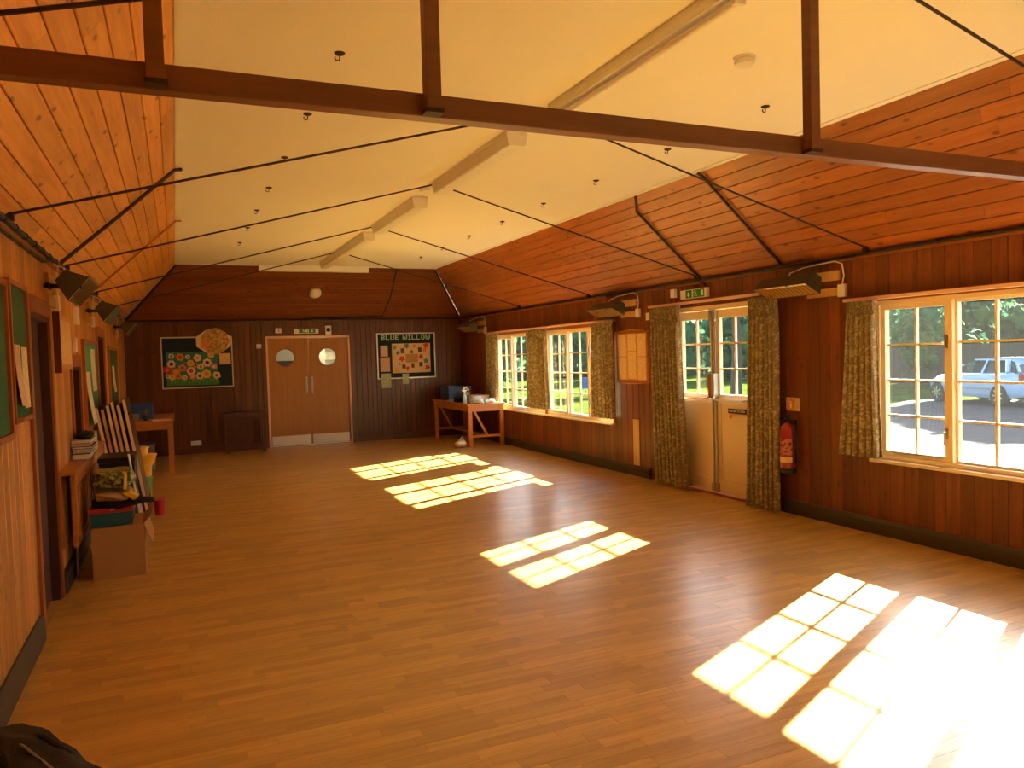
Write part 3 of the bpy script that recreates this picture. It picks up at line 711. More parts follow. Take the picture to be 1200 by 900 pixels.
conduit([(.05, L-.035, HT-.01), (W-.05, L-.035, HT-.01)], .011, 'cable_run', 'dark cable run along the top of the far wall', 'cable', 'black', .5)

# ---- ceiling fluorescent lights
def batten():
    x, y0, y1 = 3.15, 2.74, 4.56
    root = thing('ceiling_light', (x, (y0+y1)/2, HC), 'slim white fluorescent batten with bare tube, cut off by the top of the photo', 'ceiling light', None)
    MB().prism([(x-.045, y0, HC-.0005), (x-.045, y0, HC-.035), (x-.030, y0, HC-.06), (x+.030, y0, HC-.06), (x+.045, y0, HC-.035), (x+.045, y0, HC-.0005)], (0, y1-y0, 0)).build('body', 'lamp_white', root)
    MB().tube([(x+.012, y0+.03, HC-.088), (x+.012, y1-.03, HC-.088)], .019, 12).build('tube', 'lamp_white', root, smooth=True)
    for yy in (y0, y1-.03): MB().bbox(x-.03, x+.035, yy, yy+.03, HC-.112, HC-.0605, .005).build('lamp_holder', 'white', root)
    return root
batten()
def boxlight():
    x, y0, y1 = 3.15, 5.16, 6.94
    root = thing('ceiling_light', (x, (y0+y1)/2, HC), 'white box fluorescent light second from the camera, seen just below the wooden beam', 'ceiling light', 'white box fluorescent lights along the ceiling')
    MB().prism([(x-.085, y0, HC-.0005), (x-.08, y0, HC-.03), (x+.08, y0, HC-.03), (x+.085, y0, HC-.0005)], (0, y1-y0, 0)).build('body', 'lamp_white', root)
    MB().prism([(x-.078, y0+.02, HC-.031), (x-.066, y0+.02, HC-.095), (x-.055, y0+.02, HC-.105), (x+.055, y0+.02, HC-.105), (x+.066, y0+.02, HC-.095), (x+.078, y0+.02, HC-.031)], (0, y1-y0-.04, 0)).build('diffuser', 'lamp_white', root)
    for yy in (y0, y1-.019): MB().prism([(x-.082, yy, HC-.0305), (x-.070, yy, HC-.098), (x-.057, yy, HC-.109), (x+.057, yy, HC-.109), (x+.070, yy, HC-.098), (x+.082, yy, HC-.0305)], (0, .019, 0)).build('end_cap', 'white', root)
    return root
l0 = boxlight()
for y1, lb in ((9.36, 'white box fluorescent light third from the camera'),
               (11.62, 'white box fluorescent light fourth from the camera, between the farthest tie rods'), (13.25, 'white box fluorescent light farthest from the camera, near the far slope')):
    d = dup(l0, (0, y1-6.94, 0), lb)
    if y1 > 13: d.scale.y = .8
root = thing('junction_box', (3.12, 7.22, HC), 'small white round junction box on the ceiling between the second and third lights', 'junction box')
MB().lathe((3.08, 7.2, HC), [(.05, -.0005), (.05, -.03), (.04, -.036)], 16).build('box', 'white', root)
root = thing('smoke_detector', (3.80, 3.47, HC), 'round white smoke detector on the ceiling at the right of the nearest light', 'smoke detector')
MB().lathe((3.80, 3.47, HC), [(.062, -.0005), (.062, -.014)], 24).build('base', 'white', root, smooth=True)
MB().lathe((3.80, 3.47, HC), [(.050, -.014), (.056, -.024), (.054, -.042), (.04, -.050)], 24).build('cover', 'lamp_white', root, smooth=True)
# hooks
def hook(x, y):
    root = thing('ceiling_hook', (x, y, HC), 'small dark cup hook screwed into the left side of the ceiling', 'hook', 'cup hooks in the ceiling')
    mb = MB(); mb.lathe((x, y, HC), [(.030, -.0005), (.026, -.008), (.012, -.014)], 12); mb.build('plate', 'iron', root)
    pts = [(x, y, HC-.012), (x, y, HC-.024)]+[(x-.0-.013+.013*math.cos(a), y-.0, HC-.030-.013*math.sin(a)) for a in [i*math.pi/6 for i in range(8)]]
    MB().tube(pts, .0035, 6).build('hook', 'iron', root); return root
h0 = hook(1.665, 4.153)
for yy in (3.05, 5.235, 6.40, 7.55, 8.70, 9.85, 11.1): dup(h0, (0, yy-4.153, 0))
for i, yy in enumerate((4.12, 5.25, 6.41, 7.55, 8.70, 9.85, 11.0, 12.1)): dup(h0, (4.535-1.665, yy-4.153, 0), 'small dark cup hook screwed into the right side of the ceiling')

# ---- infrared heaters
def heater(label, tilt=28):
    """wall bracket at (W, y 5.0..), body 0.70 long seen from the room, facing down and out; built on the right wall"""
    yc, x = 5.43, W-.20; root = thing('infrared_heater', (W, yc, 2.0), label, 'heater', 'infrared heaters bracketed to the side walls')
    y0, y1 = yc-.33, yc+.33
    # body cross-section in x-z, open face tilted 35 deg down toward the room
    c = Vector((x, 0, 2.14)); d = Vector((-math.sin(R(tilt)), 0, -math.cos(R(tilt)))); p = Vector((-d.z, 0, d.x))   # d: facing direction
    if p.z < 0: p = -p
    sec = [c-d*.085+p*.045, c-d*.085-p*.045, c+d*.05-p*.10, c+d*.05+p*.10]
    mb = MB()
    P = lambda q, y: (q.x, y, q.z)
    inner = [c-d*.07+p*.04, c-d*.07-p*.04, c+d*.049-p*.092, c+d*.049+p*.092]
    n = 4; vs = [P(q, y0) for q in sec]+[P(q, y1) for q in sec]
    mb.add(vs, [(0, 1, 2, 3), (7, 6, 5, 4), (0, 4, 5, 1), (1, 5, 6, 2), (3, 7, 4, 0)])
    # rim
    rim = [P(sec[2], y0), P(sec[3], y0), P(sec[3], y1), P(sec[2], y1)]; ri = [P(inner[2], y0+.012), P(inner[3], y0+.012), P(inner[3], y1-.012), P(inner[2], y1-.012)]
    mb.add(rim+ri, [(0, 1, 5, 4), (1, 2, 6, 5), (2, 3, 7, 6), (3, 0, 4, 7)])
    mb.build('housing', 'khaki', root)
    mb = MB(); iv = [P(q, y0+.012) for q in inner]+[P(q, y1-.012) for q in inner]; mb.add(iv, [(0, 1, 2, 3), (7, 6, 5, 4), (0, 4, 5, 1), (1, 5, 6, 2), (3, 7, 4, 0)])
    mb.build('reflector', 'amber', root)
    q = c-d*.01; MB().tube([P(q, y0+.03), P(q, y1-.03)], .010, 8).build('heating_tube', 'steel', root, smooth=True)
    mb = MB()
    for i in range(12):
        yy = y0+.05+i*.0505; mb.tube([P(inner[2]+d*.004, yy), P(inner[3]+d*.004, yy)], 0.0022 if tilt > 40 else .0015, 4)
    mb.build('guard_wires', 'khaki', root)
    mb = MB(); mb.obox((x+.10, yc, 2.155), (.115, 0, 0), (0, .018, 0), (0, 0, .012)); mb.obox((W-.03, yc, 2.155), (.008, 0, 0), (0, .08, 0), (0, 0, .02))
    mb.obox((x+.05, yc-.17, 2.165), (.06, 0, 0), (0, .012, 0), (0, 0, .01)); mb.obox((W-.06, yc-.1, 2.16), (.05, .085, 0), (-.008, .012, 0), (0, 0, .012)); mb.build('bracket', 'black', root)
    mb = MB(); mb.box(W-.024, W-.0005, yc-.42, yc-.05, 2.165, 2.25); mb.box(W-.020, W-.0005, yc-.40, yc-.05, 2.03, 2.10); mb.build('mounting_block', 'plywood', root)
    mb = MB(); mb.tube([(x+.06, yc+.05, 2.20), (x+.07, yc+.04, 2.27), (W-.06, yc-.05, 2.31), (W-.045, yc-.40, 2.33), (W-.03, yc-.47, 2.30), (W-.02, yc-.48, 2.20), (W-.02, yc-.46, 2.12)], .006, 8); mb.build('flex', 'white', root, smooth=True)
    mb = MB(); mb.bbox(W-.035, W-.0005, yc-.50, yc-.42, 2.015, 2.125, .004); mb.build('switch_box', 'white', root)
    return root
hA = heater('infrared heater with amber reflector on the right wall, nearest, above the curtain beside the extinguisher')
hB = dup(hA, (0, 3.22, 0), 'dark infrared heater on the right wall between the middle window and the garden doors')
hC = dup(hA, (0, 8.40, 0), 'dark infrared heater at the far end of the right wall, above the corner table')
hL = None
def left(y, label):
    global hL
    if hL is None: r = hL = heater(label, 50)
    else: r = dup(hL, (0, 0, 0), label)
    r.rotation_euler = (0, 0, math.pi); r.location = (0, y, 2.0); return r
left(6.03, 'infrared heater on the left wall nearest the camera, seen end-on')
left(8.70, 'infrared heater on the left wall, second from the camera, seen end-on')
left(12.35, 'small dark infrared heater at the far end of the left wall')

# ---- signs over the doors
def man(mb, f, s=1.0):
    """running figure and doorway as polygons; f maps (u,v) to a point"""
    def poly(pts, mi=0): mb.prism([f(*p) for p in pts], f(0, 0, 1)-f(0, 0, 0), mi)
    poly([(-.2+.05*math.cos(a)*s, .33+.05*math.sin(a)*s) for a in [i*math.pi/4 for i in range(8)]])
    poly([(-.26, .26), (-.16, .27), (-.12, .05), (-.22, .02)]); poly([(-.22, .05), (-.13, .06), (-.02, -.06), (-.08, -.12), (-.14, -.02)])
    poly([(-.22, .05), (-.15, .03), (-.26, -.2), (-.4, -.22), (-.4, -.16), (-.3, -.14)]); poly([(-.26, .26), (-.36, .22), (-.42, .08), (-.37, .06), (-.32, .17), (-.24, .2)])
    poly([(-.08, -.12), (-.02, -.06), (-.03, -.32), (-.09, -.32)])
def exit_sign_right():
    x = W-.003; root = thing('exit_sign', (W, 7.03, 2.14), 'green and white running-man exit sign on the right wall above the garden doors', 'exit sign')
    y0, y1, z0, z1 = 6.80, 7.27, 2.165, 2.265
    MB().bbox(W-.045, W-.0005, y0, y1, z0, z1, .005).build('housing', 'white', root)
    f = lambda u, v, w=0: Vector((W-.0455-w*.001, (6.97-u*.17), (z0+z1)/2+v*.11))
    MB().box(W-.0475, W-.0455, 7.055, 7.165, z0+.008, z1-.008).build('pictogram_panel', 'signgreen', root)
    MB().box(W-.0475, W-.0455, 6.835, 7.03, z0+.008, z1-.008).build('pictogram_panel', 'signgreen', root)
    mb = MB(); g = lambda u, v, w=0: Vector((W-.048-w*.001, 6.96-u*.15, (z0+z1)/2+v*.11)); man(mb, g)
    mb.box(W-.049, W-.048, 6.85, 6.89, z0+.02, z1-.02); x = W-.049
    mb.prism([(x, 7.125, 2.235), (x, 7.095, 2.235), (x, 7.095, 2.205), (x, 7.08, 2.205), (x, 7.11, 2.18), (x, 7.14, 2.205), (x, 7.125, 2.205)], (.001, 0, 0)); mb.build('pictogram', 'signwhite', root)
exit_sign_right()
def exit_sign_far():
    z0, z1 = 2.10, 2.19; x0, x1 = 2.83, 3.28; root = thing('exit_sign', ((x0+x1)/2, L, z0), 'green and white running-man exit sign above the double hall doors', 'exit sign')
    MB().bbox(x0, x1, L-.05, L-.0005, z0, z1, .005).build('housing', 'white', root)
    MB().box(x0+.09, x0+.25, L-.052, L-.0505, z0+.008, z1-.004).build('pictogram_panel', 'signgreen', root); MB().box(x0+.27, x1-.06, L-.052, L-.0505, z0+.008, z1-.004).build('pictogram_panel', 'signgreen', root)
    mb = MB(); g = lambda u, v, w=0: Vector((x0+.20+u*.12, L-.0525-w*.001, (z0+z1)/2+v*.095)); man(mb, g); mb.box(x0+.215, x0+.24, L-.0535, L-.0525, z0+.02, z1-.02)
    y = L-.0535; a = x0+.33; mb.prism([(a-.012, y, 2.17), (a+.012, y, 2.17), (a+.012, y, 2.145), (a+.026, y, 2.145), (a, y, 2.12), (a-.026, y, 2.145), (a-.012, y, 2.145)], (0, .001, 0)); mb.build('pictogram', 'signwhite', root)
exit_sign_far()
def smallbox(name, x0, x1, y0, y1, z0, z1, m, label, cat, extra=None):
    root = thing(name, ((x0+x1)/2, (y0+y1)/2, z0), label, cat); MB().bbox(x0, x1, y0, y1, z0, z1, .004).build('body', m, root)
    if extra: extra(root)
    return root
def rocker(r): MB().box(2.55, 2.57, L-.042, L-.0355, 2.145, 2.175).build('indicator', 'red', r)
smallbox('call_point', 2.50, 2.61, L-.035, L-.0005, 2.115, 2.205, 'white', 'small white square box left of the exit sign over the hall doors', 'wall box', rocker)
def lens(r): MB().lathe((3.465, L-.041, 2.165), [(.04, -.001), (.032, -.03), (.0, -.036)][:2], 14, axis=(Vector((1, 0, 0)), Vector((0, 0, 1)), Vector((0, 1, 0)))).build('lens', 'black', r)
smallbox('emergency_sensor', 3.41, 3.52, L-.04, L-.0005, 2.06, 2.24, 'white', 'upright white sensor with dark lens right of the exit sign over the hall doors', 'sensor', lens)
def lens2(r): MB().box(2.19, 2.21, L-.036, L-.0305, 1.87, 1.89).build('button', 'red', r)
smallbox('door_contact', 2.155, 2.245, L-.03, L-.0005, 1.84, 1.92, 'white', 'tiny white box beside the top left corner of the hall doors', 'wall box', lens2)
def tape(r): MB().tube([(W-.02, 7.42, 2.20), (W-.018, 7.43, 2.10)], .014, 6).build('red_band', 'redplastic', r, label='red strap')
smallbox('alarm_box', W-.04, W-.0005, 7.39, 7.47, 2.20, 2.30, 'white', 'small white box with red strap left of the exit sign over the garden doors', 'wall box', tape)
def sw(r): MB().box(W-.017, W-.0125, 7.985, 8.005, 2.0, 2.03).build('rocker', 'cream', r)
smallbox('wall_switch', W-.012, W-.0005, 7.96, 8.03, 1.97, 2.06, 'white', 'small white switch at the top of the orange notice board', 'switch', sw)
def sock(r):
    for x in (1.03, 1.11): MB().box(x-.012, x+.012, L-.016, L-.0125, .215, .235).build('switch_rocker', 'cream', r)
smallbox('wall_socket', .985, 1.155, L-.012, L-.0005, .14, .225, 'white', 'white double wall socket low on the far wall', 'socket', None)
# round fitting on the far slope
nn = Vector((0, -1, -(L-LC)/(HC-HT))).normalized(); c = Vector((3.15, 14.18, 2.825)); c = Vector((3.15, LC+(L-LC)*(HC-2.835)/(HC-HT), 2.835))+nn*.002
root = thing('bulkhead_light', c, 'round white bulkhead light on the sloped ceiling above the hall doors', 'light')
ax = (Vector((1, 0, 0)), nn.cross(Vector((1, 0, 0))), nn)
MB().lathe(c, [(.11, .001), (.11, .02), (.10, .03)], 24, axis=ax).build('base', 'white', root, smooth=True)
MB().lathe(c, [(.115, .03), (.11, .055), (.08, .080), (.03, .090)], 24, axis=ax).build('diffuser', 'lamp_white', root, smooth=True)
# pale screen case at the far ceiling edge
root = thing('screen_case', (3.08, LC-.05, HC-.11), 'long cream projector screen case at the far edge of the ceiling', 'screen')
MB().bbox(2.15, 4.02, LC-.11, LC-.0, HC-.10, HC-.001, .008).build('case', 'ceiling', root)
for x in (2.15, 4.005): MB().bbox(x-.001, x+.016, LC-.115, LC+.005, HC-.105, HC-.0005, .003).build('end_cap', 'white', root)

# ---- notice boards on the far wall
def lobes(cx, cz, r, n, depth, y, th=.004, ph=0, k=36):
    return [(cx+r*(1-depth*(.5-.5*math.cos(n*(2*math.pi*i/k)+ph)))*math.cos(2*math.pi*i/k), y, cz+r*(1-depth*(.5-.5*math.cos(n*(2*math.pi*i/k)+ph)))*math.sin(2*math.pi*i/k)) for i in range(k)]
def frame(root, x0, x1, z0, z1, w, m, y=None):
    y = L if y is None else y; mb = MB(); mb.box(x0, x1, y-.022, y-.0005, z0, z0+w); mb.box(x0, x1, y-.022, y-.0005, z1-w, z1); mb.box(x0, x0+w, y-.022, y-.0005, z0+w, z1-w); mb.box(x1-w, x1, y-.022, y-.0005, z0+w, z1-w); mb.build('frame', m, root)
X0, X1, Z0, Z1 = .565, 1.745, 1.165, 2.075
root = thing('pinboard', ((X0+X1)/2, L, Z0), 'dark blue pinboard with a collage of paper flowers on the far wall', 'notice board')
frame(root, X0, X1, Z0, Z1, .022, 'alu')
MB().box(X0+.022, X1-.022, L-.012, L-.0005, Z0+.022, Z1-.022).build('felt', 'navy', root)
MB().box(.64, 1.49, L-.016, L-.0125, 1.22, 1.81).build('teal_sheet', 'teal', root)
mb = MB(); pts = [(.65, L-.020, 1.215), (1.50, L-.020, 1.215), (1.50, L-.020, 1.30)]+[(1.48-.83*i/16, L-.020, 1.31+.03*math.sin(i*2.1)+.02*math.sin(i*5)) for i in range(17)]; mb.prism(pts, (0, .003, 0)); mb.build('paper_grass', 'leafgreen', root)
FL = [(.73, 1.74, .05, 'plainpaper', 'paint_dark'), (.87, 1.72, .07, 'paint_orange', 'paint_red'), (.995, 1.72, .045, 'paper', 'pinkleaf'), (1.155, 1.70, .07, 'plainpaper', 'paint_orange'), (1.38, 1.745, .06, 'paint_yellow', 'paint_orange'),
      (.725, 1.60, .075, 'plainpaper', 'paint_purple'), (.93, 1.62, .05, 'teal', 'paint_green'), (1.035, 1.61, .065, 'paint_yellow', 'paint_orange'), (1.31, 1.61, .08, 'plainpaper', 'paint_purple'), (1.42, 1.54, .06, 'pinkleaf', 'plainpaper'),
      (.66, 1.50, .075, 'paint_red', 'pinkleaf'), (.80, 1.46, .07, 'paint_orange', 'paint_yellow'), (.90, 1.53, .07, 'pinkleaf', 'paint_red'), (1.04, 1.47, .08, 'plainpaper', 'paint_red'), (1.20, 1.54, .06, 'paper', 'paint_green'),
      (.73, 1.37, .06, 'paint_yellow', 'paint_orange'), (.83, 1.38, .055, 'pinkleaf', 'paint_red'), (.93, 1.36, .05, 'plainpaper', 'paint_orange'), (1.06, 1.37, .055, 'paint_orange', 'plainpaper'), (1.18, 1.38, .07, 'plainpaper', 'paint_dark'),
      (1.29, 1.41, .085, 'paint_yellow', 'pinkleaf'), (1.46, 1.38, .07, 'plainpaper', 'paint_red'), (.66, 1.39, .04, 'plainpaper', 'paint_dark'), (1.12, 1.57, .045, 'pinkleaf', 'paint_dark')]
for i, (x, z, r, a, b) in enumerate(FL):
    y = L-.024-.0012*(i % 5); n = 5+i % 3; fw = MB().prism(lobes(x, z, r, n, .17, y, ph=i), (0, .001, 0)).build('paper_flower', a, root)
    MB().prism(lobes(x, z, r*.42, 3, .1, y-.0018, k=14), (0, .0015, 0)).build('flower_centre', b, fw)
mb = MB()
for i in range(14):
    x = .70+i*.058; z = 1.24+.05*((i*7) % 5)/5; mb.prism([(x, L-.032, z), (x+.012, L-.032, z+.10), (x+.03, L-.032, z+.02)], (0, .001, 0))
mb.build('paper_leaves', 'paint_green', root)
MB().box(1.515, 1.705, L-.016, L-.0125, 1.57, 1.77).build('note', 'goldpaper', root)
root = thing('paper_octagon', (1.43, L-.035, 1.76), 'large pale eight-sided card covered in brown scraps, overlapping the flower pinboard', 'artwork')
def octa(r, s, y): return [(1.43+r*math.cos(a)*1.04, y, 1.985+r*s*math.sin(a)) for a in [math.pi/8+i*math.pi/4 for i in range(8)]]
MB().prism(octa(.30, .74, L-.042), (0, .006, 0)).build('card', 'plainpaper', root)
MB().prism(lobes(1.45, 1.99, .245, 9, .1, L-.046), (0, .003, 0)).build('scraps', 'collage', root)
MB().prism(lobes(1.28, 1.935, .085, 3, .25, L-.050), (0, .002, 0)).build('scraps', 'paint_orange', root, label='orange paper patch')
# BLUE WILLOW board
X0, X1, Z0, Z1 = 4.385, 5.57, 1.185, 2.085
root = thing('pinboard', ((X0+X1)/2, L, Z0), 'dark blue pinboard headed BLUE WILLOW with handprints and photos', 'notice board')
frame(root, X0, X1, Z0, Z1, .022, 'alu'); MB().box(X0+.022, X1-.022, L-.012, L-.0005, Z0+.022, Z1-.022).build('felt', 'navy', root)
GL = {'B': ['1110', '1001', '1110', '1001', '1110'], 'L': ['1000', '1000', '1000', '1000', '1111'], 'U': ['1001', '1001', '1001', '1001', '0110'], 'E': ['1111', '1000', '1110', '1000', '1111'],
      'W': ['10001', '10001', '10101', '10101', '01010'], 'I': ['111', '010', '010', '010', '111'], 'O': ['0110', '1001', '1001', '1001', '0110']}
x = 4.475; px_ = .0165; pz = .0225
word = 'BLUE WILLOW'; wd_ = sum({'I': 3, 'W': 5}.get(c, 4)+1.2 if c != ' ' else 3.2 for c in word); px_ = (5.49-4.475)/wd_
for ch in word:
    if ch == ' ': x += 3.2*px_; continue
    g = GL[ch]; mb = MB()
    for r_, row in enumerate(g):
        for c_i, b_ in enumerate(row):
            if b_ == '1': mb.box(x+c_i*px_-.001, x+(c_i+1)*px_+.001, L-.017, L-.0125, 2.052-(r_+1)*pz-.001, 2.052-r_*pz+.001)
    mb.build('letter', 'letter', root); x += (len(g[0])+1.2)*px_
MB().box(4.685, 5.465, L-.015, L-.0125, 1.295, 1.875).build('display_sheet', 'plainpaper', root)
HP = [(4.735, 1.80, .05, 'paint_green'), (4.985, 1.825, .06, 'paint_blue'), (5.14, 1.82, .04, 'pinkleaf'), (5.385, 1.83, .065, 'paint_red'), (4.80, 1.69, .045, 'paint_blue'), (4.735, 1.60, .055, 'paint_yellow'), (4.88, 1.575, .065, 'paint_red'), (5.27, 1.61, .055, 'paint_red'),
      (5.35, 1.74, .05, 'paint_orange'), (5.37, 1.52, .055, 'paint_blue'), (5.40, 1.39, .06, 'paint_red'), (4.99, 1.38, .05, 'paint_red'), (4.77, 1.35, .06, 'paint_yellow'), (4.83, 1.47, .03, 'paint_green'), (5.08, 1.74, .035, 'paint_yellow')]
for i, (x, z, r, m_) in enumerate(HP): MB().prism(lobes(x, z, r, 5, .45, L-.0175, ph=i*1.3), (0, .0015, 0)).build('handprint', m_, root)
for (a, b, c, d) in ((4.86, 4.935, 1.68, 1.78), (5.215, 5.285, 1.70, 1.79), (4.88, 4.95, 1.38, 1.46), (5.07, 5.13, 1.39, 1.48), (5.23, 5.30, 1.41, 1.50), (5.055, 5.11, 1.68, 1.73)):
    MB().box(a, b, L-.0185, L-.0155, c, d).build('photo', 'paint_dark', root)
MB().box(4.955, 5.205, L-.0185, L-.0155, 1.50, 1.665).build('photo', 'blocktext', root)
MB().box(4.455, 4.60, L-.015, L-.0125, 1.63, 1.84).build('note', 'paperpink', root); MB().box(4.445, 4.635, L-.015, L-.0125, 1.33, 1.61).build('note', 'paperpink', root)
tag(MB().box(4.45, 4.645, L-.029, L-.0235, 1.01, 1.295).build('poster', 'papergreen'), 'pale green leaflet hanging below the left of the BLUE WILLOW board', 'leaflet')
tag(MB().box(4.875, 5.005, L-.029, L-.0235, 1.075, 1.28).build('poster', 'papergreen'), 'small green leaflet hanging below the middle of the BLUE WILLOW board', 'leaflet')

# ---- orange notice board on the right wall
root = thing('notice_board', (W, 8.36, 1.18), 'orange wooden notice board with six typed sheets between curtain and middle window', 'notice board')
Y0, Y1, Z0, Z1 = 7.97, 8.75, 1.19, 1.865
MB().prism([(W-.018, Y1, Z0), (W-.018, Y1-.3, Z0-.02), (W-.018, Y0, Z0), (W-.018, Y0, Z1-.02), (W-.018, (Y0+Y1)/2, Z1+.015), (W-.018, Y1, Z1-.02)], (.0175, 0, 0)).build('panel', 'orange_wood', root)
mb = MB()
for a, b, c, d in ((Y0, Y0+.04, Z0, Z1-.03), (Y1-.04, Y1, Z0, Z1-.03), (Y0+.04, Y1-.04, Z0-.005, Z0+.035), (Y0+.04, Y1-.04, Z1-.045, Z1-.012)): mb.box(W-.027, W-.0185, a, b, c, d)
mb.build('frame', 'trim_wood', root)
for yy, zs in ((8.57, ((1.53, 1.815), (1.23, 1.515))), (8.345, ((1.60, 1.815), (1.24, 1.585))), (8.125, ((1.53, 1.81), (1.23, 1.515)))):
    for a, b in zs: MB().box(W-.022, W-.0185, yy-.092, yy+.092, a, b).build('typed_sheet', 'goldpaper', root)
root = thing('vent_panel', (W, 8.30, .12), 'narrow pale plywood strip standing on the lower right wall left of the garden doors', 'panel')
MB().bbox(W-.012, W-.0005, 8.235, 8.375, .135, .725, .003).build('strip', 'plywood', root)
for z in (.17, .69): MB().lathe((W-.012, 8.305, z), [(.006, 0), (.005, -.002)], 8, axis='x').build('screw', 'steel', root)
# ---- fire extinguisher + sign
xe, ye = W-.09, 5.575
root = thing('fire_extinguisher', (xe, ye, .40), 'red fire extinguisher hung on the wall right of the garden doors', 'fire extinguisher')
MB().lathe((xe, ye, .40), [(.062, .04), (.070, .05), (.070, .40), (.060, .44), (.035, .465), (.025, .48)], 24).build('cylinder', 'red', root, smooth=True)
MB().lathe((xe, ye, .40), [(.062, .0), (.072, .005), (.072, .05), (.069, .052)], 24).build('base_ring', 'black', root, smooth=True)
mb = MB(); n = 12; a0, a1 = math.pi*.72, math.pi*1.45
vs = []; 
for i in range(n+1):
    a = a0+(a1-a0)*i/n
    for z in (.51, .56): vs.append((xe+.0712*math.cos(a), ye+.0712*math.sin(a), z))
mb.add(vs, [(2*i, 2*i+2, 2*i+3, 2*i+1) for i in range(n)]); mb.build('cream_label', 'goldpaper', root)
mb = MB(); mb.add([v+Vector((0, 0, .07 if i % 2 == 0 else .17)) for i, v in enumerate(map(Vector, vs))], [(2*i, 2*i+2, 2*i+3, 2*i+1) for i in range(n)]); mb.build('instruction_label', 'redprint', root)
MB().lathe((xe, ye, .88), [(.022, 0), (.022, .03), (.016, .05)], 12).build('valve', 'black', root)
mb = MB(); mb.obox((xe-.03, ye, .935), (.06, 0, .012), (0, .012, 0), (0, 0, .005)); mb.obox((xe-.03, ye, .912), (.055, 0, -.006), (0, .012, 0), (0, 0, .005)); mb.build('lever', 'black', root)
MB().tube([(xe, ye-.02, .90), (xe, ye-.07, .90), (xe, ye-.098, .84), (xe, ye-.098, .55), (xe, ye-.095, .50)], .010, 8).build('hose', 'black', root, smooth=True)
mb = MB(); mb.box(W-.03, W-.0005, ye-.03, ye+.03, .80, .90); mb.build('wall_bracket', 'black', root)
root = thing('extinguisher_sign', (W, 5.59, .99), 'small red and cream fire sign on the wall above the extinguisher', 'sign')
MB().box(W-.005, W-.0005, 5.505, 5.675, .985, 1.11).build('plate', 'goldpaper', root)
mb = MB(); mb.box(W-.007, W-.0055, 5.575, 5.665, .995, 1.10); mb.build('red_panel', 'orange', root, label='orange-red panel')
mb = MB(); mb.box(W-.0085, W-.0075, 5.60, 5.625, 1.01, 1.06); mb.box(W-.0085, W-.0075, 5.605, 5.645, 1.065, 1.075); mb.build('pictogram', 'signwhite', root)

# ---- left wall boards and notices
def lboard(name, y0, y1, z0, z1, felt, label, papers, w=.035):
    root = thing(name, (0, (y0+y1)/2, z0), label, 'notice board')
    mb = MB(); mb.box(.0005, .03, y0, y1, z0, z0+w); mb.box(.0005, .03, y0, y1, z1-w, z1); mb.box(.0005, .03, y0, y0+w, z0+w, z1-w); mb.box(.0005, .03, y1-w, y1, z0+w, z1-w); mb.build('frame', 'trim_wood', root)
    MB().box(.0005, .014, y0+w, y1-w, z0+w, z1-w).build('felt', felt, root)
    for i, (a, b, c, d, lean, m_) in enumerate(papers):
        n = 6; vs = []
        for j in range(n+1):
            t = j/n; z = d+(c-d)*t; x = .017+lean*t*t
            vs += [(x, a, z), (x, b, z)]
        mb = MB(); mb.add(vs+[(v[0]+.001, v[1], v[2]) for v in vs], [(2*j, 2*j+2, 2*j+3, 2*j+1) for j in range(n)]+[(2*n+2+2*j, 2*n+2+2*j+1, 2*n+2+2*j+3, 2*n+2+2*j+2) for j in range(n)]); mb.build('pinned_sheet', m_, root)
    return root
lboard('pinboard', 3.2, 4.60, 1.24, 2.05, 'green', 'green pinboard cut off by the left edge of the photo', [(3.6, 3.9, 1.40, 1.75, .02, 'paper')])
lboard('pinboard', 4.66, 5.19, 1.31, 2.07, 'green', 'green felt pinboard with two long sheets, beside the nearest left doorway', [(4.77, 4.93, 1.40, 1.73, .025, 'paperpink'), (4.97, 5.14, 1.38, 1.72, .006, 'paper')], .028)
lboard('pinboard', 8.10, 9.40, 1.00, 1.86, 'greenlight', 'bright green pinboard with white sheets on the left wall beyond the hatch', [(8.25, 8.6, 1.05, 1.55, .05, 'paper'), (8.75, 9.15, 1.35, 1.78, .01, 'paper')])
lboard('pinboard', 11.0, 12.4, 1.10, 1.85, 'green', 'small green pinboard near the far end of the left wall', [(11.5, 11.9, 1.25, 1.6, .02, 'paper')])
root = thing('names_board', (0, 6.72, 1.58), 'framed orange wooden notice with rows of names on the left wall', 'notice')
MB().box(.0005, .035, 6.37, 7.08, 1.58, 1.985).build('panel', 'orange_wood', root)
MB().box(.0355, .038, 6.43, 7.02, 1.62, 1.95).build('name_sheet', 'goldpaper', root)
MB().box(.0005, .045, 6.345, 6.37, 1.56, 2.0).build('end_strip', 'dark_door', root)
smallbox('light_switch', .0005, .03, 7.45, 7.54, 1.73, 1.85, 'white', 'white light switch above the dark hatch on the left wall', 'switch', lambda r: MB().box(.0305, .036, 7.485, 7.505, 1.78, 1.80).build('rocker', 'cream', r))
smallbox('thermostat', .0005, .04, 7.62, 7.72, 1.97, 2.12, 'white', 'white thermostat high on the left wall below the second heater', 'wall box', lambda r: MB().box(.0405, .046, 7.65, 7.69, 2.03, 2.07).build('dial', 'grey', r))

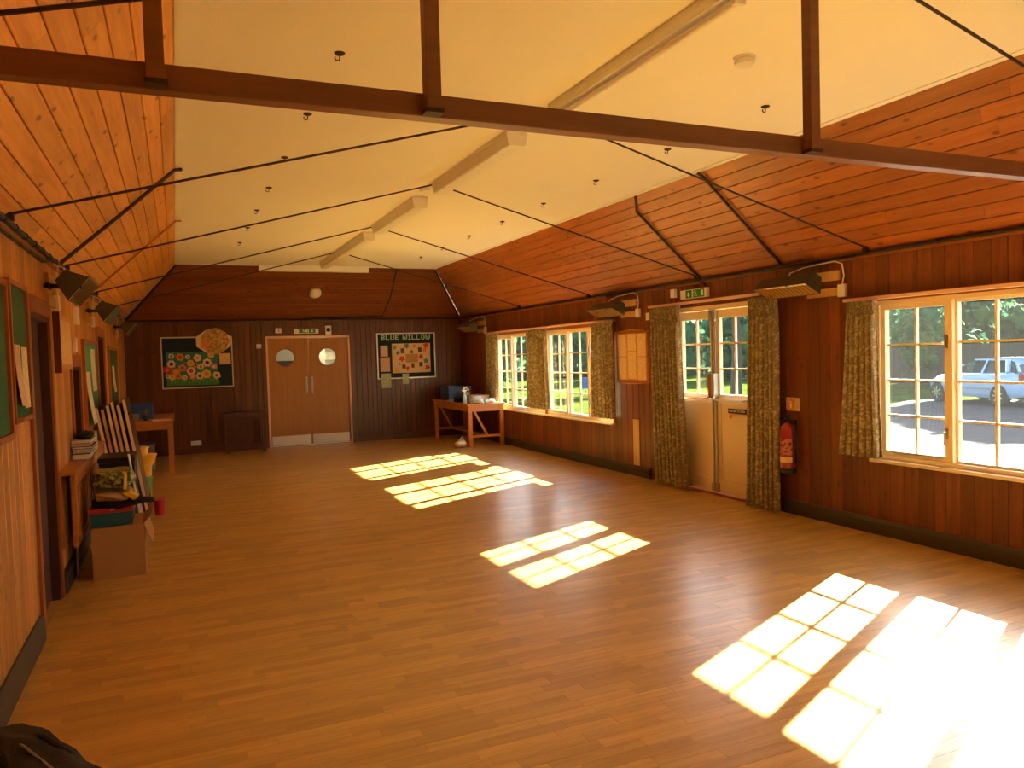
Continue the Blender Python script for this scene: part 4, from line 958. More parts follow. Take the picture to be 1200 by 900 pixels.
# ---- wooden radiator guard on the left wall
root = thing('radiator_guard', (.06, 7.5, .3), 'wooden slatted radiator guard along the left wall, piled with books', 'radiator guard')
MB().bbox(.0005, .118, 6.185, 8.60, .835, .86, .005).build('top', 'table_x', root)
for yy in (6.20, 8.54): MB().box(.080, .110, yy, yy+.05, .32, .834).build('stile', 'table_x', root)
MB().box(.084, .106, 6.251, 8.539, .75, .834).build('rail', 'table_x', root); MB().box(.084, .106, 6.251, 8.539, .32, .38).build('rail', 'table_x', root)
n = 15
for i in range(n):
    a = 6.27+i*(2.26/n); MB().box(.086, .102, a, a+.085, .3805, .7495).build('slat', 'table_x', root)
MB().box(.0005, .02, 6.20, 6.26, .32, .834).build('wall_batten', 'table_x', root)
root = thing('radiator', (.05, 7.5, .2), 'pale radiator behind the wooden guard', 'radiator')
for i in range(12): MB().bbox(.022, .072, 6.6+i*.15, 6.735+i*.15, .25, .78, .015).build('radiator_column', 'greybox', root)
MB().tube([(.055, 6.65, .25), (.055, 6.60, .25), (.055, 6.58, .18), (.055, 6.58, .0)], .01, 8).build('pipe', 'greybox', root)
# books and papers on it
def book(x0, x1, y0, y1, z, h, m_, label, name='book', cat='book'):
    root = thing(name, ((x0+x1)/2, (y0+y1)/2, z), label, cat)
    MB().box(x0+.004, x1-.004, y0+.004, y1-.004, z+.003, z+h-.003).build('pages', 'paper', root)
    mb = MB(); mb.box(x0, x1, y0, y1, z, z+.0028); mb.box(x0, x1, y0, y1, z+h-.0028, z+h); mb.box(x0, x0+.003, y0, y1, z+.0028, z+h-.0028); mb.build('cover', m_, root)
z = .8605
for x0, x1, y0, y1, h, m_, lb in ((.01, .135, 6.95, 7.30, .045, 'tealbox', 'dark teal book at the bottom of the pile on the radiator guard'), (.01, .14, 6.98, 7.34, .04, 'leafgreen', 'green book second from the bottom of the pile on the guard'),
                                  (.008, .16, 6.93, 7.35, .02, 'black', 'thin black folder in the pile on the guard'), (.006, .14, 6.95, 7.30, .018, 'plywood', 'tan folder near the top of the pile on the guard'), (.006, .15, 6.97, 7.36, .03, 'greybox', 'grey book on top of the pile on the guard')):
    book(x0, x1, y0, y1, z, h, m_, lb); z += h+.0005
book(.01, .13, 7.42, 7.75, .8605, .17, 'greybox', 'grey box file standing behind the book pile on the guard', 'box_file', 'box file')
root = thing('crumpled_cloth', (.09, 7.2, z), 'black crumpled cloth draped over the book pile', 'cloth')
bm = bmesh.new(); bmesh.ops.create_icosphere(bm, subdivisions=3, radius=1)
for v in bm.verts: v.co = Vector((.085+v.co.x*.07, 7.18+v.co.y*.17, z+.026+max(v.co.z, -.95)*.026*(1+.3*math.sin(v.co.y*9)+.2*math.sin(v.co.x*11))))
MB().addbm(bm).build('cloth', 'blackcloth', root, smooth=True)

# ---- boxes and bags in front of the guard
root = thing('cardboard_box', (.33, 6.72, 0), 'brown cardboard box on the floor against the left wall', 'box')
x0, x1, y0, y1, h = .165, .52, 6.46, 6.98, .385
mb = MB(); t = .006
mb.box(x0, x1, y0, y0+t, .001, h); mb.box(x0, x1, y1-t, y1, .001, h); mb.box(x0, x0+t, y0+t, y1-t, .001, h); mb.box(x1-t, x1, y0+t, y1-t, .001, h); mb.box(x0+t, x1-t, y0+t, y1-t, .001, .008); mb.build('body', 'card', root)
MB().prism([(x1+.001, y0+.005, h-.004), (x1+.052, y0+.005, h-.15), (x1+.056, y0+.005, h-.148), (x1+.005, y0+.005, h)], (0, y1-y0-.01, 0)).build('flap', 'card', root)
MB().prism([(x1-.012, y0, h+.001), (x1+.055, y0+.0, h+.075), (x1+.059, y0, h+.072), (x1-.004, y0, h+.001)], (0, y1-y0, 0)).build('flap', 'card', root)
MB().box(x0+.008, x1-.013, y0+.008, y1-.008, h+.0, h+.004).build('flap', 'card', root)
z = h+.005
root = thing('storage_tub', (.30, 6.72, z), 'dark teal plastic tub with red lid on top of the cardboard box', 'tub')
mb = MB(); mb.prism([(.165, 6.50, z), (.44, 6.50, z), (.45, 6.50, z+.10), (.155, 6.50, z+.10)], (0, .40, 0)); mb.build('body', 'tealbox', root)
MB().bbox(.15, .455, 6.49, 6.91, z+.101, z+.138, .012).build('lid', 'redplastic', root);  z += .139
def blob(name, mat_, c, r, label, cat, seed, sq=.8, parts=None, lump=.10, sub=4, lab=None):
    rr = random.Random(seed); root = thing(name, (c[0], c[1], c[2]-r[2]), label, cat)
    bm = bmesh.new(); bmesh.ops.create_cube(bm, size=2); bmesh.ops.subdivide_edges(bm, edges=bm.edges[:], cuts=9, use_grid_fill=True)
    f = [(rr.uniform(2, 6), rr.uniform(2, 6), rr.uniform(0, 6)) for _ in range(6)]
    for v in bm.verts:
        n = v.co.normalized(); p = v.co.lerp(n*1.1, 1-sq*.6); s = 1+lump*sum(math.sin(a*n.x+b*n.y+d+n.z*3) for a, b, d in f)/3
        q = Vector((p.x*r[0]*s, p.y*r[1]*s, p.z*r[2]*s)); q.z = max(q.z, -r[2]); v.co = q+Vector(c)
    MB().addbm(bm).build('body', mat_, root, smooth=True); return root
blob('black_coat', 'blackcloth', (.325, 6.70, z+.020), (.165, .21, .020), 'black folded coat between the red lid and the beige bag', 'coat', 3)
z += .041
blob('beige_bag', 'beige', (.31, 6.70, z+.034), (.13, .20, .034), 'beige cloth bag lying under the patterned bag', 'bag', 5); z += .072
r_ = blob('patterned_bag', 'tan', (.315, 6.72, z+.088), (.145, .21, .066), 'green patterned shopping bag on top of the pile by the left wall', 'bag', 9, lump=.07)
MB().prism([(.385, 6.49, z-.01), (.43, 6.49, z-.005), (.49, 6.49, z-.045), (.465, 6.49, z-.075)], (0, .12, .0)).build('yellow_edge', 'yellow', r_, label='yellow gusset')
MB().tube([(.40, 6.5, z+.02), (.41, 6.49, z+.13), (.395, 6.50, z+.15)], .012, 6).build('handle', 'yellow', r_, label='yellow handle')
root = thing('umbrella', (.5, 6.7, z-.07), 'black rolled umbrella lying across the pile, sticking out over the box', 'umbrella')
MB().tube([(.33, 6.45, z-.115), (.42, 6.45, z-.09), (.53, 6.46, z-.065), (.60, 6.47, z-.075)], [.012, .018, .024, .020], 10).build('canopy', 'blackcloth', root, smooth=True)
MB().tube([(.30, 6.449, z-.122), (.33, 6.45, z-.115)], .006, 6).build('shaft', 'steel', root)
# black bin / crate and the rest
root = thing('black_crate', (.31, 7.35, 0), 'tall black plastic crate standing against the radiator guard', 'crate')
MB().prism([(.185, 7.18, .002), (.43, 7.18, .002), (.44, 7.18, .79), (.175, 7.18, .79)], (0, .42, 0)).build('body', 'blackcloth', root)
MB().bbox(.165, .45, 7.17, 7.61, .791, .835, .012).build('lid', 'black', root)
root = thing('walking_stick', (.5, 7.1, 0), 'thin white pole leaning beside the black crate', 'pole')
MB().tube([(.50, 7.05, .002), (.455, 7.12, .45), (.40, 7.16, .86)], .009, 8).build('shaft', 'white', root, smooth=True)
MB().lathe((.50, 7.05, .001), [(.014, 0), (.014, .03)], 8).build('ferrule', 'black', root)
# folded tables leaning
def fold_table(i, y0, y1, xb, xt, h, label):
    root = thing('folded_table', ((xb+xt)/2, (y0+y1)/2, 0), label, 'folding table', 'folded tables leaning on the left wall')
    d = Vector((xt-xb, 0, h)); dn = d.normalized(); nn_ = Vector((dn.z, 0, -dn.x)); th = .018
    o_ = Vector((xb, y0, .003))
    MB().prism([o_, o_+nn_*th, o_+nn_*th+d, o_+d], (0, y1-y0, 0)).build('table_top', 'dark_door', root)
    e = MB(); e.prism([o_-Vector((0, .006, 0))-nn_*.004, o_-Vector((0, .006, 0))+nn_*(th+.006), o_-Vector((0, .006, 0))+nn_*(th+.006)+d, o_-Vector((0, .006, 0))-nn_*.004+d], (0, .0055, 0))
    e.build('edge_trim', 'cream', root)
    k_ = MB(); 
    for f_ in (.12, .88):
        a = o_+d*f_+nn_*(th+.010)+Vector((0, .06, 0)); k_.tube([a, a+Vector((0, y1-y0-.12, 0))], .008, 6)
    k_.build('folded_legs', 'black', root)
FT = [(8.66, 9.5, .215, .04, 1.18), (8.68, 9.5, .265, .09, 1.16), (8.64, 9.45, .315, .14, 1.20), (8.67, 9.5, .365, .18, 1.23), (8.64, 9.45, .42, .235, 1.20), (8.67, 9.5, .47, .285, 1.25)]
names = ['innermost folded table against the left wall', 'low folded table second from the wall in the leaning stack', 'folded table third from the wall in the leaning stack', 'tall folded table fourth from the wall in the leaning stack', 'folded table second from the room side of the leaning stack', 'outermost folded table of the leaning stack, with a bright edge']
for i, (f_, n_) in enumerate(zip(FT, names)): fold_table(i, f_[0], f_[1], f_[2], f_[3], f_[4], n_)
# yellow tubs etc. beyond
def tub(x, y, z, r0, r1, h, m_, label, cat='tub', name='plastic_tub'):
    root = thing(name, (x, y, z), label, cat)
    MB().lathe((x, y, z), [(r0, .001), (r1, h), (r1-.008, h), (r0-.006, .01)], 20).build('body', m_, root, smooth=True)
    MB().lathe((x, y, z), [(r1, h), (r1+.010, h+.001), (r1+.010, h+.016), (r1-.006, h+.018)], 20).build('rim', m_, root, smooth=True)
tub(.40, 9.75, 0, .075, .09, .30, 'paint_green', 'green tub at the bottom of the stack beyond the folded tables')
tub(.40, 9.75, .319, .085, .10, .13, 'yellow', 'lower yellow tub of the stack beyond the folded tables')
tub(.42, 9.74, .468, .105, .125, .09, 'yellow', 'wide upper yellow tub of the stack beyond the folded tables')
tub(.37, 9.72, .577, .09, .095, .07, 'yellow', 'topmost yellow tub of the stack beyond the folded tables')
tub(.575, 8.95, 0, .045, .058, .15, 'redplastic', 'small red bucket on the floor beside the folded tables', 'bucket', 'red_bucket')
root = thing('grey_crate', (.25, 12.9, 0), 'grey box stored under the far left table', 'box')
MB().bbox(.06, .44, 12.7, 13.1, .002, .36, .01).build('body', 'greybox', root); MB().bbox(.05, .45, 12.69, 13.11, .361, .40, .008).build('lid', 'greybox', root)

# ---- tables
def table(name, x0, x1, y0, y1, h, label, m_='table_x', brace=False):
    root = thing(name, ((x0+x1)/2, (y0+y1)/2, 0), label, 'table')
    MB().bbox(x0, x1, y0, y1, h-.03, h, .004).build('table_top', m_, root)
    lw = .065; i = .025
    for x in (x0+i, x1-i-lw):
        for y in (y0+i, y1-i-lw): MB().bbox(x, x+lw, y, y+lw, .001, h-.031, .004).build('leg', m_, root)
    for x in (x0+i+.012, x1-i-.04): MB().box(x, x+.026, y0+i+lw, y1-i-lw, h-.135, h-.031).build('apron', m_, root)
    for y in (y0+i+.012, y1-i-.04): MB().box(x0+i+lw, x1-i-lw, y, y+.026, h-.135, h-.031).build('apron', m_, root)
    if brace:
        for y in (y0+i+.016, y1-i-.05): MB().box(x0+i+lw, x1-i-lw, y, y+.034, .165, .205).build('stretcher', m_, root)
        MB().box((x0+x1)/2-.02, (x0+x1)/2+.02, y0+i+.0505, y1-i-.0505, .166, .204).build('stretcher', m_, root)
        for y in (y0+i+.02, y1-i-.048):
            MB().prism([(x0+.12, y, h-.136), (x0+.165, y, h-.136), (x0+.39, y, .206), (x0+.345, y, .206)], (0, .024, 0)).build('brace', m_, root)
    return root
table('wooden_table', 5.38, 6.09, 12.42, 14.42, .755, 'orange wooden table with braced legs in the far right corner under the window', brace=True)
table('wooden_table', .02, .735, 12.36, 14.2, .775, 'wooden table in the far left corner below the flower pinboard')
# small dark table by the hall doors
root = thing('side_table', (1.9, 14.4, 0), 'small dark thin-legged table against the far wall left of the hall doors', 'table')
MB().bbox(1.52, 2.24, 14.22, 14.60, .675, .70, .004).build('table_top', 'dark_door', root)
for x in (1.55, 2.17):
    for y in (14.25, 14.53): MB().box(x, x+.04, y, y+.04, .001, .6745).build('leg', 'dark_door', root)
for y in (14.26, 14.54): MB().box(1.59, 2.17, y, y+.02, .60, .6745).build('apron', 'dark_door', root)
for y in (14.26,): MB().box(1.59, 2.17, y, y+.02, .12, .15).build('stretcher', 'dark_door', root)
# ---- on the corner table (top at .755)
T = .7555
def crate(name, x0, x1, y0, y1, z, h, m_, label, cat='box', inner=None):
    root = thing(name, ((x0+x1)/2, (y0+y1)/2, z), label, cat); t = .006; mb = MB()
    mb.box(x0, x1, y0, y0+t, z, z+h); mb.box(x0, x1, y1-t, y1, z, z+h); mb.box(x0, x0+t, y0+t, y1-t, z, z+h); mb.box(x1-t, x1, y0+t, y1-t, z, z+h); mb.box(x0+t, x1-t, y0+t, y1-t, z, z+t); mb.build('body', m_, root)
    mb = MB(); mb.box(x0-.008, x1+.008, y0-.008, y0-.0005, z+h-.02, z+h); mb.box(x0-.008, x1+.008, y1+.0005, y1+.008, z+h-.02, z+h); mb.build('rim', m_, root)
    if inner: MB().box(x0+t+.001, x1-t-.001, y0+t+.001, y1-t-.001, z+t, z+h*.9).build('contents', inner, root)
    return root
crate('storage_crate', 5.50, 5.95, 13.75, 14.25, T, .26, 'blue', 'dark blue crate at the back of the corner table', inner='blackcloth')
root = thing('spray_bottle', (5.45, 12.75, T), 'clear white spray bottle standing at the front left of the corner table', 'bottle')
MB().lathe((5.45, 12.75, T), [(.036, .001), (.038, .01), (.038, .12), (.028, .15), (.013, .17), (.013, .185)], 16).build('body', 'bluewhite', root, smooth=True)
mb = MB(); mb.lathe((5.45, 12.75, T), [(.017, .186), (.017, .21)], 12); mb.obox((5.445, 12.75, T+.225), (.04, 0, .0), (0, .010, 0), (0, 0, .014)); mb.obox((5.425, 12.75, T+.195), (.006, 0, .02), (0, .006, 0), (0, 0, .006)); mb.build('trigger_head', 'white', root)
root = thing('vase', (5.55, 12.95, T), 'dark vase with white flowers behind the spray bottle', 'vase')
MB().lathe((5.55, 12.95, T), [(.035, .001), (.05, .05), (.035, .12), (.028, .14)], 16).build('vase_body', 'black', root, smooth=True)
mb = MB()
for i in range(7):
    a = i*.9; mb.tube([(5.55, 12.95, T+.14), (5.55+.05*math.cos(a), 12.95+.05*math.sin(a), T+.22+.02*(i % 3))], .003, 5)
mb.build('stems', 'leafgreen', root)
for i in range(7):
    a = i*.9; bm = bmesh.new(); bmesh.ops.create_icosphere(bm, subdivisions=2, radius=.02); 
    for v in bm.verts: v.co = v.co*(1+.3*math.sin(v.co.x*300+i))+Vector((5.55+.05*math.cos(a), 12.95+.05*math.sin(a), T+.23+.02*(i % 3)))
    MB().addbm(bm).build('flower', 'white', root)
blob('plastic_bag', 'bluewhite', (5.60, 12.56, T+.040), (.10, .10, .040), 'blue and white plastic pack at the near edge of the corner table', 'bag', 11, lump=.2)
blob('plastic_bag', 'bluewhite', (5.84, 12.60, T+.038), (.095, .12, .038), 'blue and white plastic pack at the right of the corner table', 'bag', 13, lump=.2)
blob('white_cloth', 'whitebag', (5.60, 12.57, T+.115), (.07, .07, .022), 'white crumpled cloth on the left plastic pack of the corner table', 'cloth', 15, lump=.25)
crate('plastic_tray', 5.66, 5.98, 12.92, 13.30, T, .12, 'white', 'white plastic tray behind the packs on the corner table', 'tray', inner='greybox')
tub(5.78, 13.5, T, .05, .055, .14, 'white', 'white tub behind the tray on the corner table')
blob('dark_bag', 'blackcloth', (5.48, 13.15, T+.05), (.07, .12, .05), 'dark bag on the corner table between bottle and crate', 'bag', 17)
book(5.42, 5.60, 13.42, 13.68, T, .02, 'whitebag', 'thin pale booklet lying on the corner table', 'booklet', 'booklet')
r_ = blob('carrier_bag', 'whitebag', (5.29, 12.60, .060), (.085, .10, .060), 'white carrier bag slumped on the floor at the corner table leg', 'bag', 21, lump=.3, sq=.3)
MB().tube([(5.27, 12.60, .13), (5.32, 12.57, .19), (5.345, 12.56, .12)], .009, 6).build('handle', 'whitebag', r_)
# ---- on the left table (top at .775)
T = .7755
crate('storage_crate', .10, .44, 12.95, 13.35, T, .23, 'blue', 'blue plastic crate on the far left table', inner='greybox')
crate('grey_tray', .13, .27, 12.50, 12.72, T, .10, 'greybox', 'small grey box on the far left table in front of the blue crate', inner='paper')
root = thing('paper_stack', (.55, 12.5, T), 'white sheets of paper lying at the edge of the far left table', 'paper')
for i in range(3): MB().box(.44+i*.006, .70-i*.004, 12.38+i*.005, 12.66, T+i*.004, T+.0035+i*.004).build('sheet', 'whitebag', root)
def plant(x, y, z, label, seed, m1, m2):
    rr = random.Random(seed); root = thing('paper_plant', (x, y, z), label, 'craft')
    MB().lathe((x, y, z), [(.035, .001), (.045, .07), (.040, .072)], 12).build('pot', 'tealbox', root, smooth=True)
    for i in range(9):
        a = rr.uniform(0, 6.28); r = rr.uniform(.03, .08); h = rr.uniform(.08, .15); p = Vector((x+r*math.cos(a), y+r*math.sin(a), z+.07+h)); s = Vector((-math.sin(a), math.cos(a), 0))*.018
        MB().add([(x, y, z+.06), p-Vector((0, 0, .05))+s, p, p-Vector((0, 0, .05))-s, (x, y, z+.064)], [(0, 1, 2, 3), (4, 3, 2, 1)]).build('leaf', m1 if i % 3 else m2, root)
plant(.36, 12.55, T, 'green and pink paper plant on the far left table', 4, 'leafgreen', 'pinkleaf'); plant(.07, 12.52, T, 'green paper plant at the wall end of the far left table', 6, 'greenlight', 'leafgreen')

# ---- black holdall at the lower left edge of the picture
root = thing('black_holdall', (.25, 3.05, 0), 'black holdall on the floor at the lower left corner of the photo', 'bag')
bm = bmesh.new(); bmesh.ops.create_cube(bm, size=2); bmesh.ops.subdivide_edges(bm, edges=bm.edges[:], cuts=11, use_grid_fill=True)
for v in bm.verts:
    n = v.co.normalized(); p = v.co.lerp(n*1.15, .45); s = 1+.03*math.sin(9*n.x+4*n.y)+.025*math.sin(13*n.y+5*n.z+1)
    v.co = Vector((p.x*.125*s, p.y*.33*s, max(.001, .18+p.z*.175*s)))
BA = R(31); bagM = Matrix.Translation((.29, 2.90, 0)) @ Matrix.Rotation(BA, 4, 'Z')
def bmb(mb): mb.v = [bagM @ v for v in mb.v]; return mb
bmb(MB().addbm(bm)).build('body', 'blackcloth', root, smooth=True)
bmb(MB().tube([(0, -.20, .350), (0, 0, .368), (0, .20, .350)], .005, 6)).build('zip', 'greybox', root)
for s in (-1, 1): bmb(MB().tube([(s*.10, -.16, .28), (s*.085, -.13, .34), (s*.06, 0, .375), (s*.085, .13, .34), (s*.10, .16, .28)], .009, 8)).build('handle', 'blackcloth', root, smooth=True)

# ================================================================= OUTSIDE
G = -.35
S('ground', MB().box(W+TW, 80, -60, 120, G-.3, G-.01), 'grass')
S('trim_8', MB().prism([(W+TW, -20, G-.005), (26, -20, G-.005), (26.5, 14, G-.005), (24.2, 18.6, G-.005), (17, 15.5, G-.005), (11, 11.5, G-.005), (W+TW, 10.5, G-.005)], (0, 0, .01)), 'tarmac')
S('trim_9', MB().box(W+TW, W+TW+.9, -4, L, G-.004, G+.12), 'concrete')
def tree(x, y, h, cr, label, seed, m_='leaves', n=2600, low=.8, ls=.22):
    rr = random.Random(seed); root = thing('tree', (x, y, G), label, 'tree', None)
    MB().tube([(x, y, G), (x+.1, y, G+h*.3), (x-.1, y+.1, G+h*.7)], [.22, .16, .06], 8).build('trunk', 'bark', root, smooth=True)
    mb = MB()
    blobs = []
    for i in range(22):
        t = rr.random(); z = G+low+(h-low)*t; rad = cr*(.55+.6*math.sin(math.pi*min(1, .15+.8*t))); a = rr.uniform(0, 6.283); d = rad*math.sqrt(rr.random())*.75
        blobs.append((Vector((x+d*math.cos(a), y+d*math.sin(a), z)), cr*rr.uniform(.28, .46)))
    for c_b, r_b in blobs:
        bm = bmesh.new(); bmesh.ops.create_icosphere(bm, subdivisions=2, radius=r_b*.8)
        for v in bm.verts: v.co = v.co*(1+.22*math.sin(v.co.x*5/r_b+seed)*math.sin(v.co.z*4/r_b))+c_b
        mb.addbm(bm)
    for i in range(n):
        c_b, r_b = rr.choice(blobs); u = Vector((rr.gauss(0, 1), rr.gauss(0, 1), rr.gauss(0, 1))).normalized(); p = c_b+u*r_b*rr.uniform(.8, 1.15)
        a = Vector((rr.gauss(0, 1), rr.gauss(0, 1), rr.gauss(0, 1))).normalized()*ls; b = a.cross(u).normalized()*ls*.6
        mb.add([p-a, p+b, p+a, p-b], [(0, 1, 2, 3)])
    o_ = mb.build('foliage', m_, root); o_['kind'] = 'stuff'
TR = [(36.8, 6.8, 9, 2.9, 'dark tree behind the rear of the parked car'), (36.2, 18.0, 9, 2.9, 'dark tree behind the bonnet of the parked car'), (35.5, 26.5, 9.5, 3.0, 'dark tree seen through the nearest window, left of the car'),
      (33.5, 37.5, 6.0, 2.8, 'tall dark tree seen through the right leaf of the garden doors'), (27.5, 43.5, 6.0, 2.8, 'dark tree seen through the left leaf of the garden doors'), (19.5, 46.0, 6, 2.6, 'dark tree seen through the middle window'), (11.0, 46.0, 8, 2.8, 'dark tree seen through the farthest window')]
for i, (x, y, h, c, lb) in enumerate(TR): tree(x, y, h, c, lb, i+1)
for i, (x, y, h, c, lb) in enumerate([(19.2, 22.0, 7.6, 2.3, 'tall-stemmed tree on the grass, trunk seen through the middle window'), (25.2, 24.2, 8, 2.4, 'tall-stemmed tree on the grass near the end of the car park'), (20.8, 31.5, 8, 2.4, 'tall-stemmed tree on the grass beyond the blue sign'), (13.6, 21.0, 6.0, 1.7, 'small tall-stemmed tree on the grass nearest the building')]): tree(x, y, h, c, lb, 80+i, 'leaves', 2400, 3.9, .16)
for i, (x, y, h, c, lb) in enumerate([(29.8, 17.9, 8, 3.0, 'loose-leaved tree rising just beyond the car bonnet'), (31.4, 10.6, 8, 2.6, 'loose-leaved tree rising just beyond the car boot')]): tree(x, y, h, c, lb, 60+i, 'leaves', 2200, 3.6, .16)
for i, (x, y, h, c, lb) in enumerate([(30.0, 13.2, 3.2, 1.0, 'light green bush beyond the parked car'), (30.3, 23.6, 3.0, .9, 'light green bush in front of the fence left of the car')]): tree(x, y, h, c, lb, 40+i, 'leaves2', 2400, 1.1, .12)
root = thing('tall_hedge', (38, 32, G), 'tall dark evergreen hedge closing off the view behind the trees', 'hedge')
rr = random.Random(5); mb = MB(); pts = [Vector((46, 2, G)), Vector((45.5, 30, G)), Vector((41, 44, G)), Vector((31, 54, G)), Vector((2, 57, G))]
for a, b in zip(pts[:-1], pts[1:]):
    n = int((b-a).length/1.6)
    for i in range(n):
        c_ = a.lerp(b, (i+.5)/n)
        for lv in range(2):
            bm = bmesh.new(); bmesh.ops.create_icosphere(bm, subdivisions=2, radius=1.5)
            ph_ = rr.uniform(0, 6)
            for v in bm.verts: v.co = v.co*(1+.2*math.sin(v.co.x*4+ph_)*math.sin(v.co.z*5+ph_))+c_+Vector((rr.uniform(-.3, .3), rr.uniform(-.3, .3), 1.2+lv*1.9))
            mb.addbm(bm)
        for q in range(110):
            u = Vector((rr.gauss(0, 1), rr.gauss(0, 1), 0)).normalized(); p = c_+u*1.65+Vector((0, 0, rr.uniform(0, 4.6))); e1 = Vector((rr.gauss(0, 1), rr.gauss(0, 1), rr.gauss(0, 1))).normalized()*.28; e2 = e1.cross(u).normalized()*.16
            mb.add([p-e1, p+e2, p+e1, p-e2], [(0, 1, 2, 3)])
mb.build('foliage', 'leaves', root)
root = thing('wooden_fence', (31, 22, G), 'dark close-boarded fence beyond the parking area', 'fence')
pts = [Vector((33-.16*i, 7+i*1.83, G)) for i in range(13)]
for a, b in zip(pts[:-1], pts[1:]):
    mb = MB(); d = (b-a); u = d.normalized(); nrm = Vector((-u.y, u.x, 0)); n = 14
    for i in range(n):
        c = a+u*(.06+(i+.5)*(d.length-.12)/n); mb.obox(c+Vector((0, 0, .95))+nrm*(.012*(i % 2)), u*((d.length-.12)/n*.52), nrm*.009, Vector((0, 0, .88)))
    mb.build('fence_panel', 'fence', root)
for p in pts: MB().box(p.x-.05, p.x+.05, p.y-.05, p.y+.05, G, G+1.95).build('fence_post', 'fence', root)
root = thing('parking_sign', (16.6, 28.4, G), 'blue sign on a post on the grass, seen through the middle window', 'sign')
MB().tube([(16.6, 28.4, G), (16.6, 28.4, .05)], .03, 8).build('post', 'grey', root); MB().obox((16.6, 28.35, .30), (.26, -.05, 0), (.004, .02, 0), (0, 0, .24)).build('plate', 'blue', root)

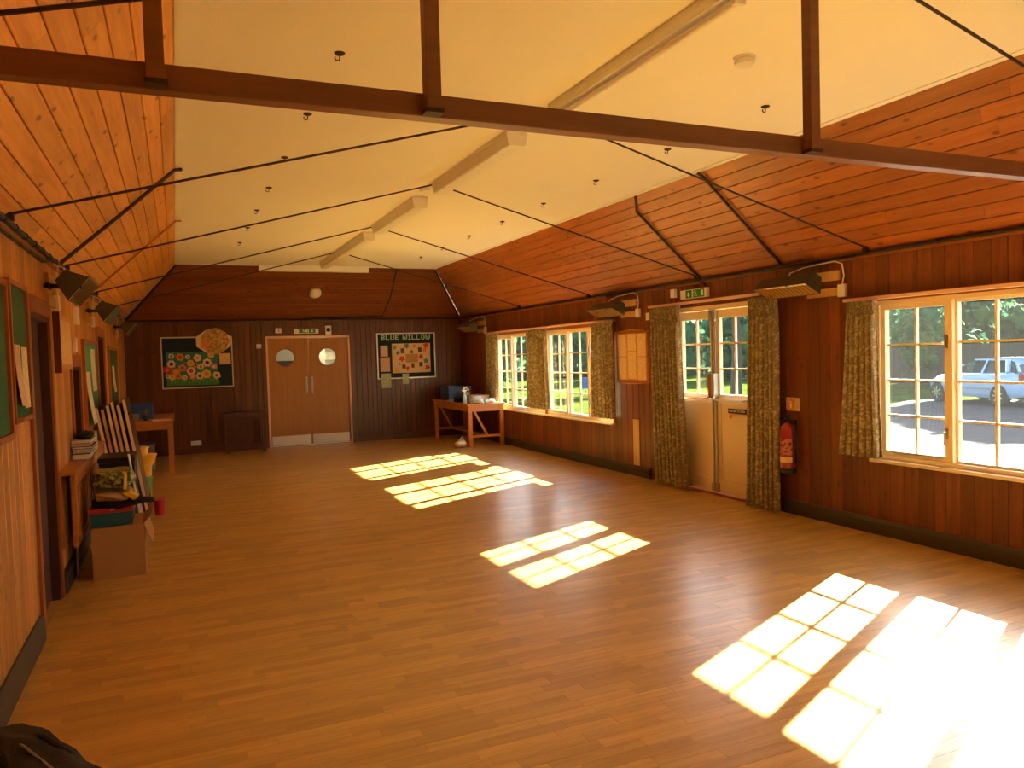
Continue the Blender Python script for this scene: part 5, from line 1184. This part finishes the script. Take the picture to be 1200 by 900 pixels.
# ---- parked car
def car():
    fr = Vector((23.72, 17.45, 0)); rw_ = Vector((22.92, 14.85, 0)); fwd = (fr-rw_).normalized(); lat = Vector((fwd.y, -fwd.x, 0))   # lat points away from the hall
    wb = 2.62; o_ = rw_+fwd*(-.85)+lat*.0
    P = lambda s, l, z: o_+fwd*s+lat*(l+.82)+Vector((0, 0, G+z))
    root = thing('parked_car', P(2.1, 0, 0), 'pale blue estate car parked outside the nearest window', 'car')
    # stations: s, half width, sill, belt, hood/roof line of lower body
    ST = [(.0, .70, .42, .78, .92), (.12, .80, .30, .86, 1.0), (.6, .86, .24, .90, .99), (1.4, .88, .22, .90, .97), (2.4, .88, .22, .88, .95), (3.1, .87, .22, .85, .93), (3.6, .84, .24, .78, .86), (4.0, .78, .28, .66, .74), (4.18, .62, .36, .52, .60)]
    vs = []; n = 10
    for s, w, z0, zb, zt in ST:
        ring = [(-w*.9, z0), (-w, z0+.12), (-w, zb-.12), (-w*.97, zb), (-w*.86, zt), (w*.86, zt), (w*.97, zb), (w, zb-.12), (w, z0+.12), (w*.9, z0)]
        vs += [P(s, l, z) for l, z in ring]
    fs = [(i*n+k, i*n+(k+1) % n, (i+1)*n+(k+1) % n, (i+1)*n+k) for i in range(len(ST)-1) for k in range(n)]+[tuple(range(n)), tuple((len(ST)-1)*n+k for k in range(n))]
    body = MB().add(vs, fs).build('body', 'carpaint', root, smooth=True)
    RT = [(.10, .74, 1.0, 1.01), (.38, .68, .99, 1.24), (.75, .64, .99, 1.38), (1.5, .66, .98, 1.43), (2.15, .66, .96, 1.38), (2.65, .68, .95, 1.20), (3.25, .74, .92, .93)]
    vs = []; m_ = 6
    for s, w, zb, zt in RT:
        wt = w*(.86 if zt-zb > .2 else .98); vs += [P(s, l, z) for l, z in [(-w*1.08, zb-.02), (-wt, zt-.03), (-wt*.8, zt), (wt*.8, zt), (wt, zt-.03), (w*1.08, zb-.02)]]
    sides = []; roof = []
    for i in range(len(RT)-1):
        for k in range(m_-1):
            f = (i*m_+k, i*m_+k+1, (i+1)*m_+k+1, (i+1)*m_+k); (roof if 1 <= k <= 3 and 1 <= i <= 4 else sides).append(f)
    MB().add(vs, sides).build('windows', 'carglass', root)
    MB().add([v+Vector((0, 0, .004)) for v in vs], roof).build('roof', 'carpaint', root, smooth=True)
    for sgn in (-1, 1):
        mb = MB()
        for (s0, z0, l0), (s1, z1, l1), w in (((.60, .99, .76), (.78, 1.36, .60), .07), ((1.62, .97, .78), (1.58, 1.39, .60), .03), ((2.60, 1.20, .64), (3.2, .94, .80), .03), ((.13, 1.0, .79), (.42, 1.25, .63), .04), ((.75, 1.36, .58), (2.15, 1.36, .60), .025)):
            mb.tube([P(s0, sgn*l0, z0), P(s1, sgn*l1, z1)], w, 6)
        mb.build('pillars', 'carpaint', root)
    for s in (.85, .85+wb+.08):
        for l in (-.80, .80):
            c = P(s, l, .31); ax = (fwd, Vector((0, 0, 1)), lat); sg = -1 if l < 0 else 1
            w = MB().lathe(c-lat*.10, [(.20, 0), (.31, .0), (.325, .04), (.325, .16), (.31, .20), (.20, .20)], 20, axis=ax).build('wheel', 'tyre', root, smooth=True)
            mb = MB(); mb.lathe(c-lat*.09+lat*sg*.0, [(.19, 0), (.205, .0), (.205, .18), (.19, .18)], 16, axis=ax)
            for q in range(7):
                a = q*2*math.pi/7; d = fwd*math.cos(a)+Vector((0, 0, 1))*math.sin(a); e = (-fwd*math.sin(a)+Vector((0, 0, 1))*math.cos(a)); mb.obox(c+d*.11+lat*sg*.10, d*.09, e*.022, lat*.012)
            mb.build('wheel_rim', 'steel', w)
            mb = MB(); mb.lathe(c+lat*sg*.068, [(.37, 0), (.37, .004)], 20, axis=ax) if False else None
    for l in (-.70, .70):
        MB().obox(P(.05, l, .86), fwd*.10, lat*.11, Vector((0, 0, .10))).build('tail_light', 'red', root)
        MB().obox(P(3.98, l*.9, .62), fwd*.12, lat*.10, Vector((0, 0, .05))).build('headlight', 'steel', root)
        MB().obox(P(2.65, l*1.33, .98), fwd*.05, lat*.07, Vector((0, 0, .05))).build('wing_mirror', 'carpaint', root)
    MB().obox(P(-.02, 0, .40), fwd*.05, lat*.70, Vector((0, 0, .09))).build('bumper', 'greybox', root)
    MB().obox(P(-.03, 0, .62), fwd*.03, lat*.26, Vector((0, 0, .055))).build('number_plate', 'yellow', root)
    MB().obox(P(2.2, -.885, .50), fwd*1.0, lat*.012, Vector((0, 0, .025))).build('side_strip', 'greybox', root)
car()
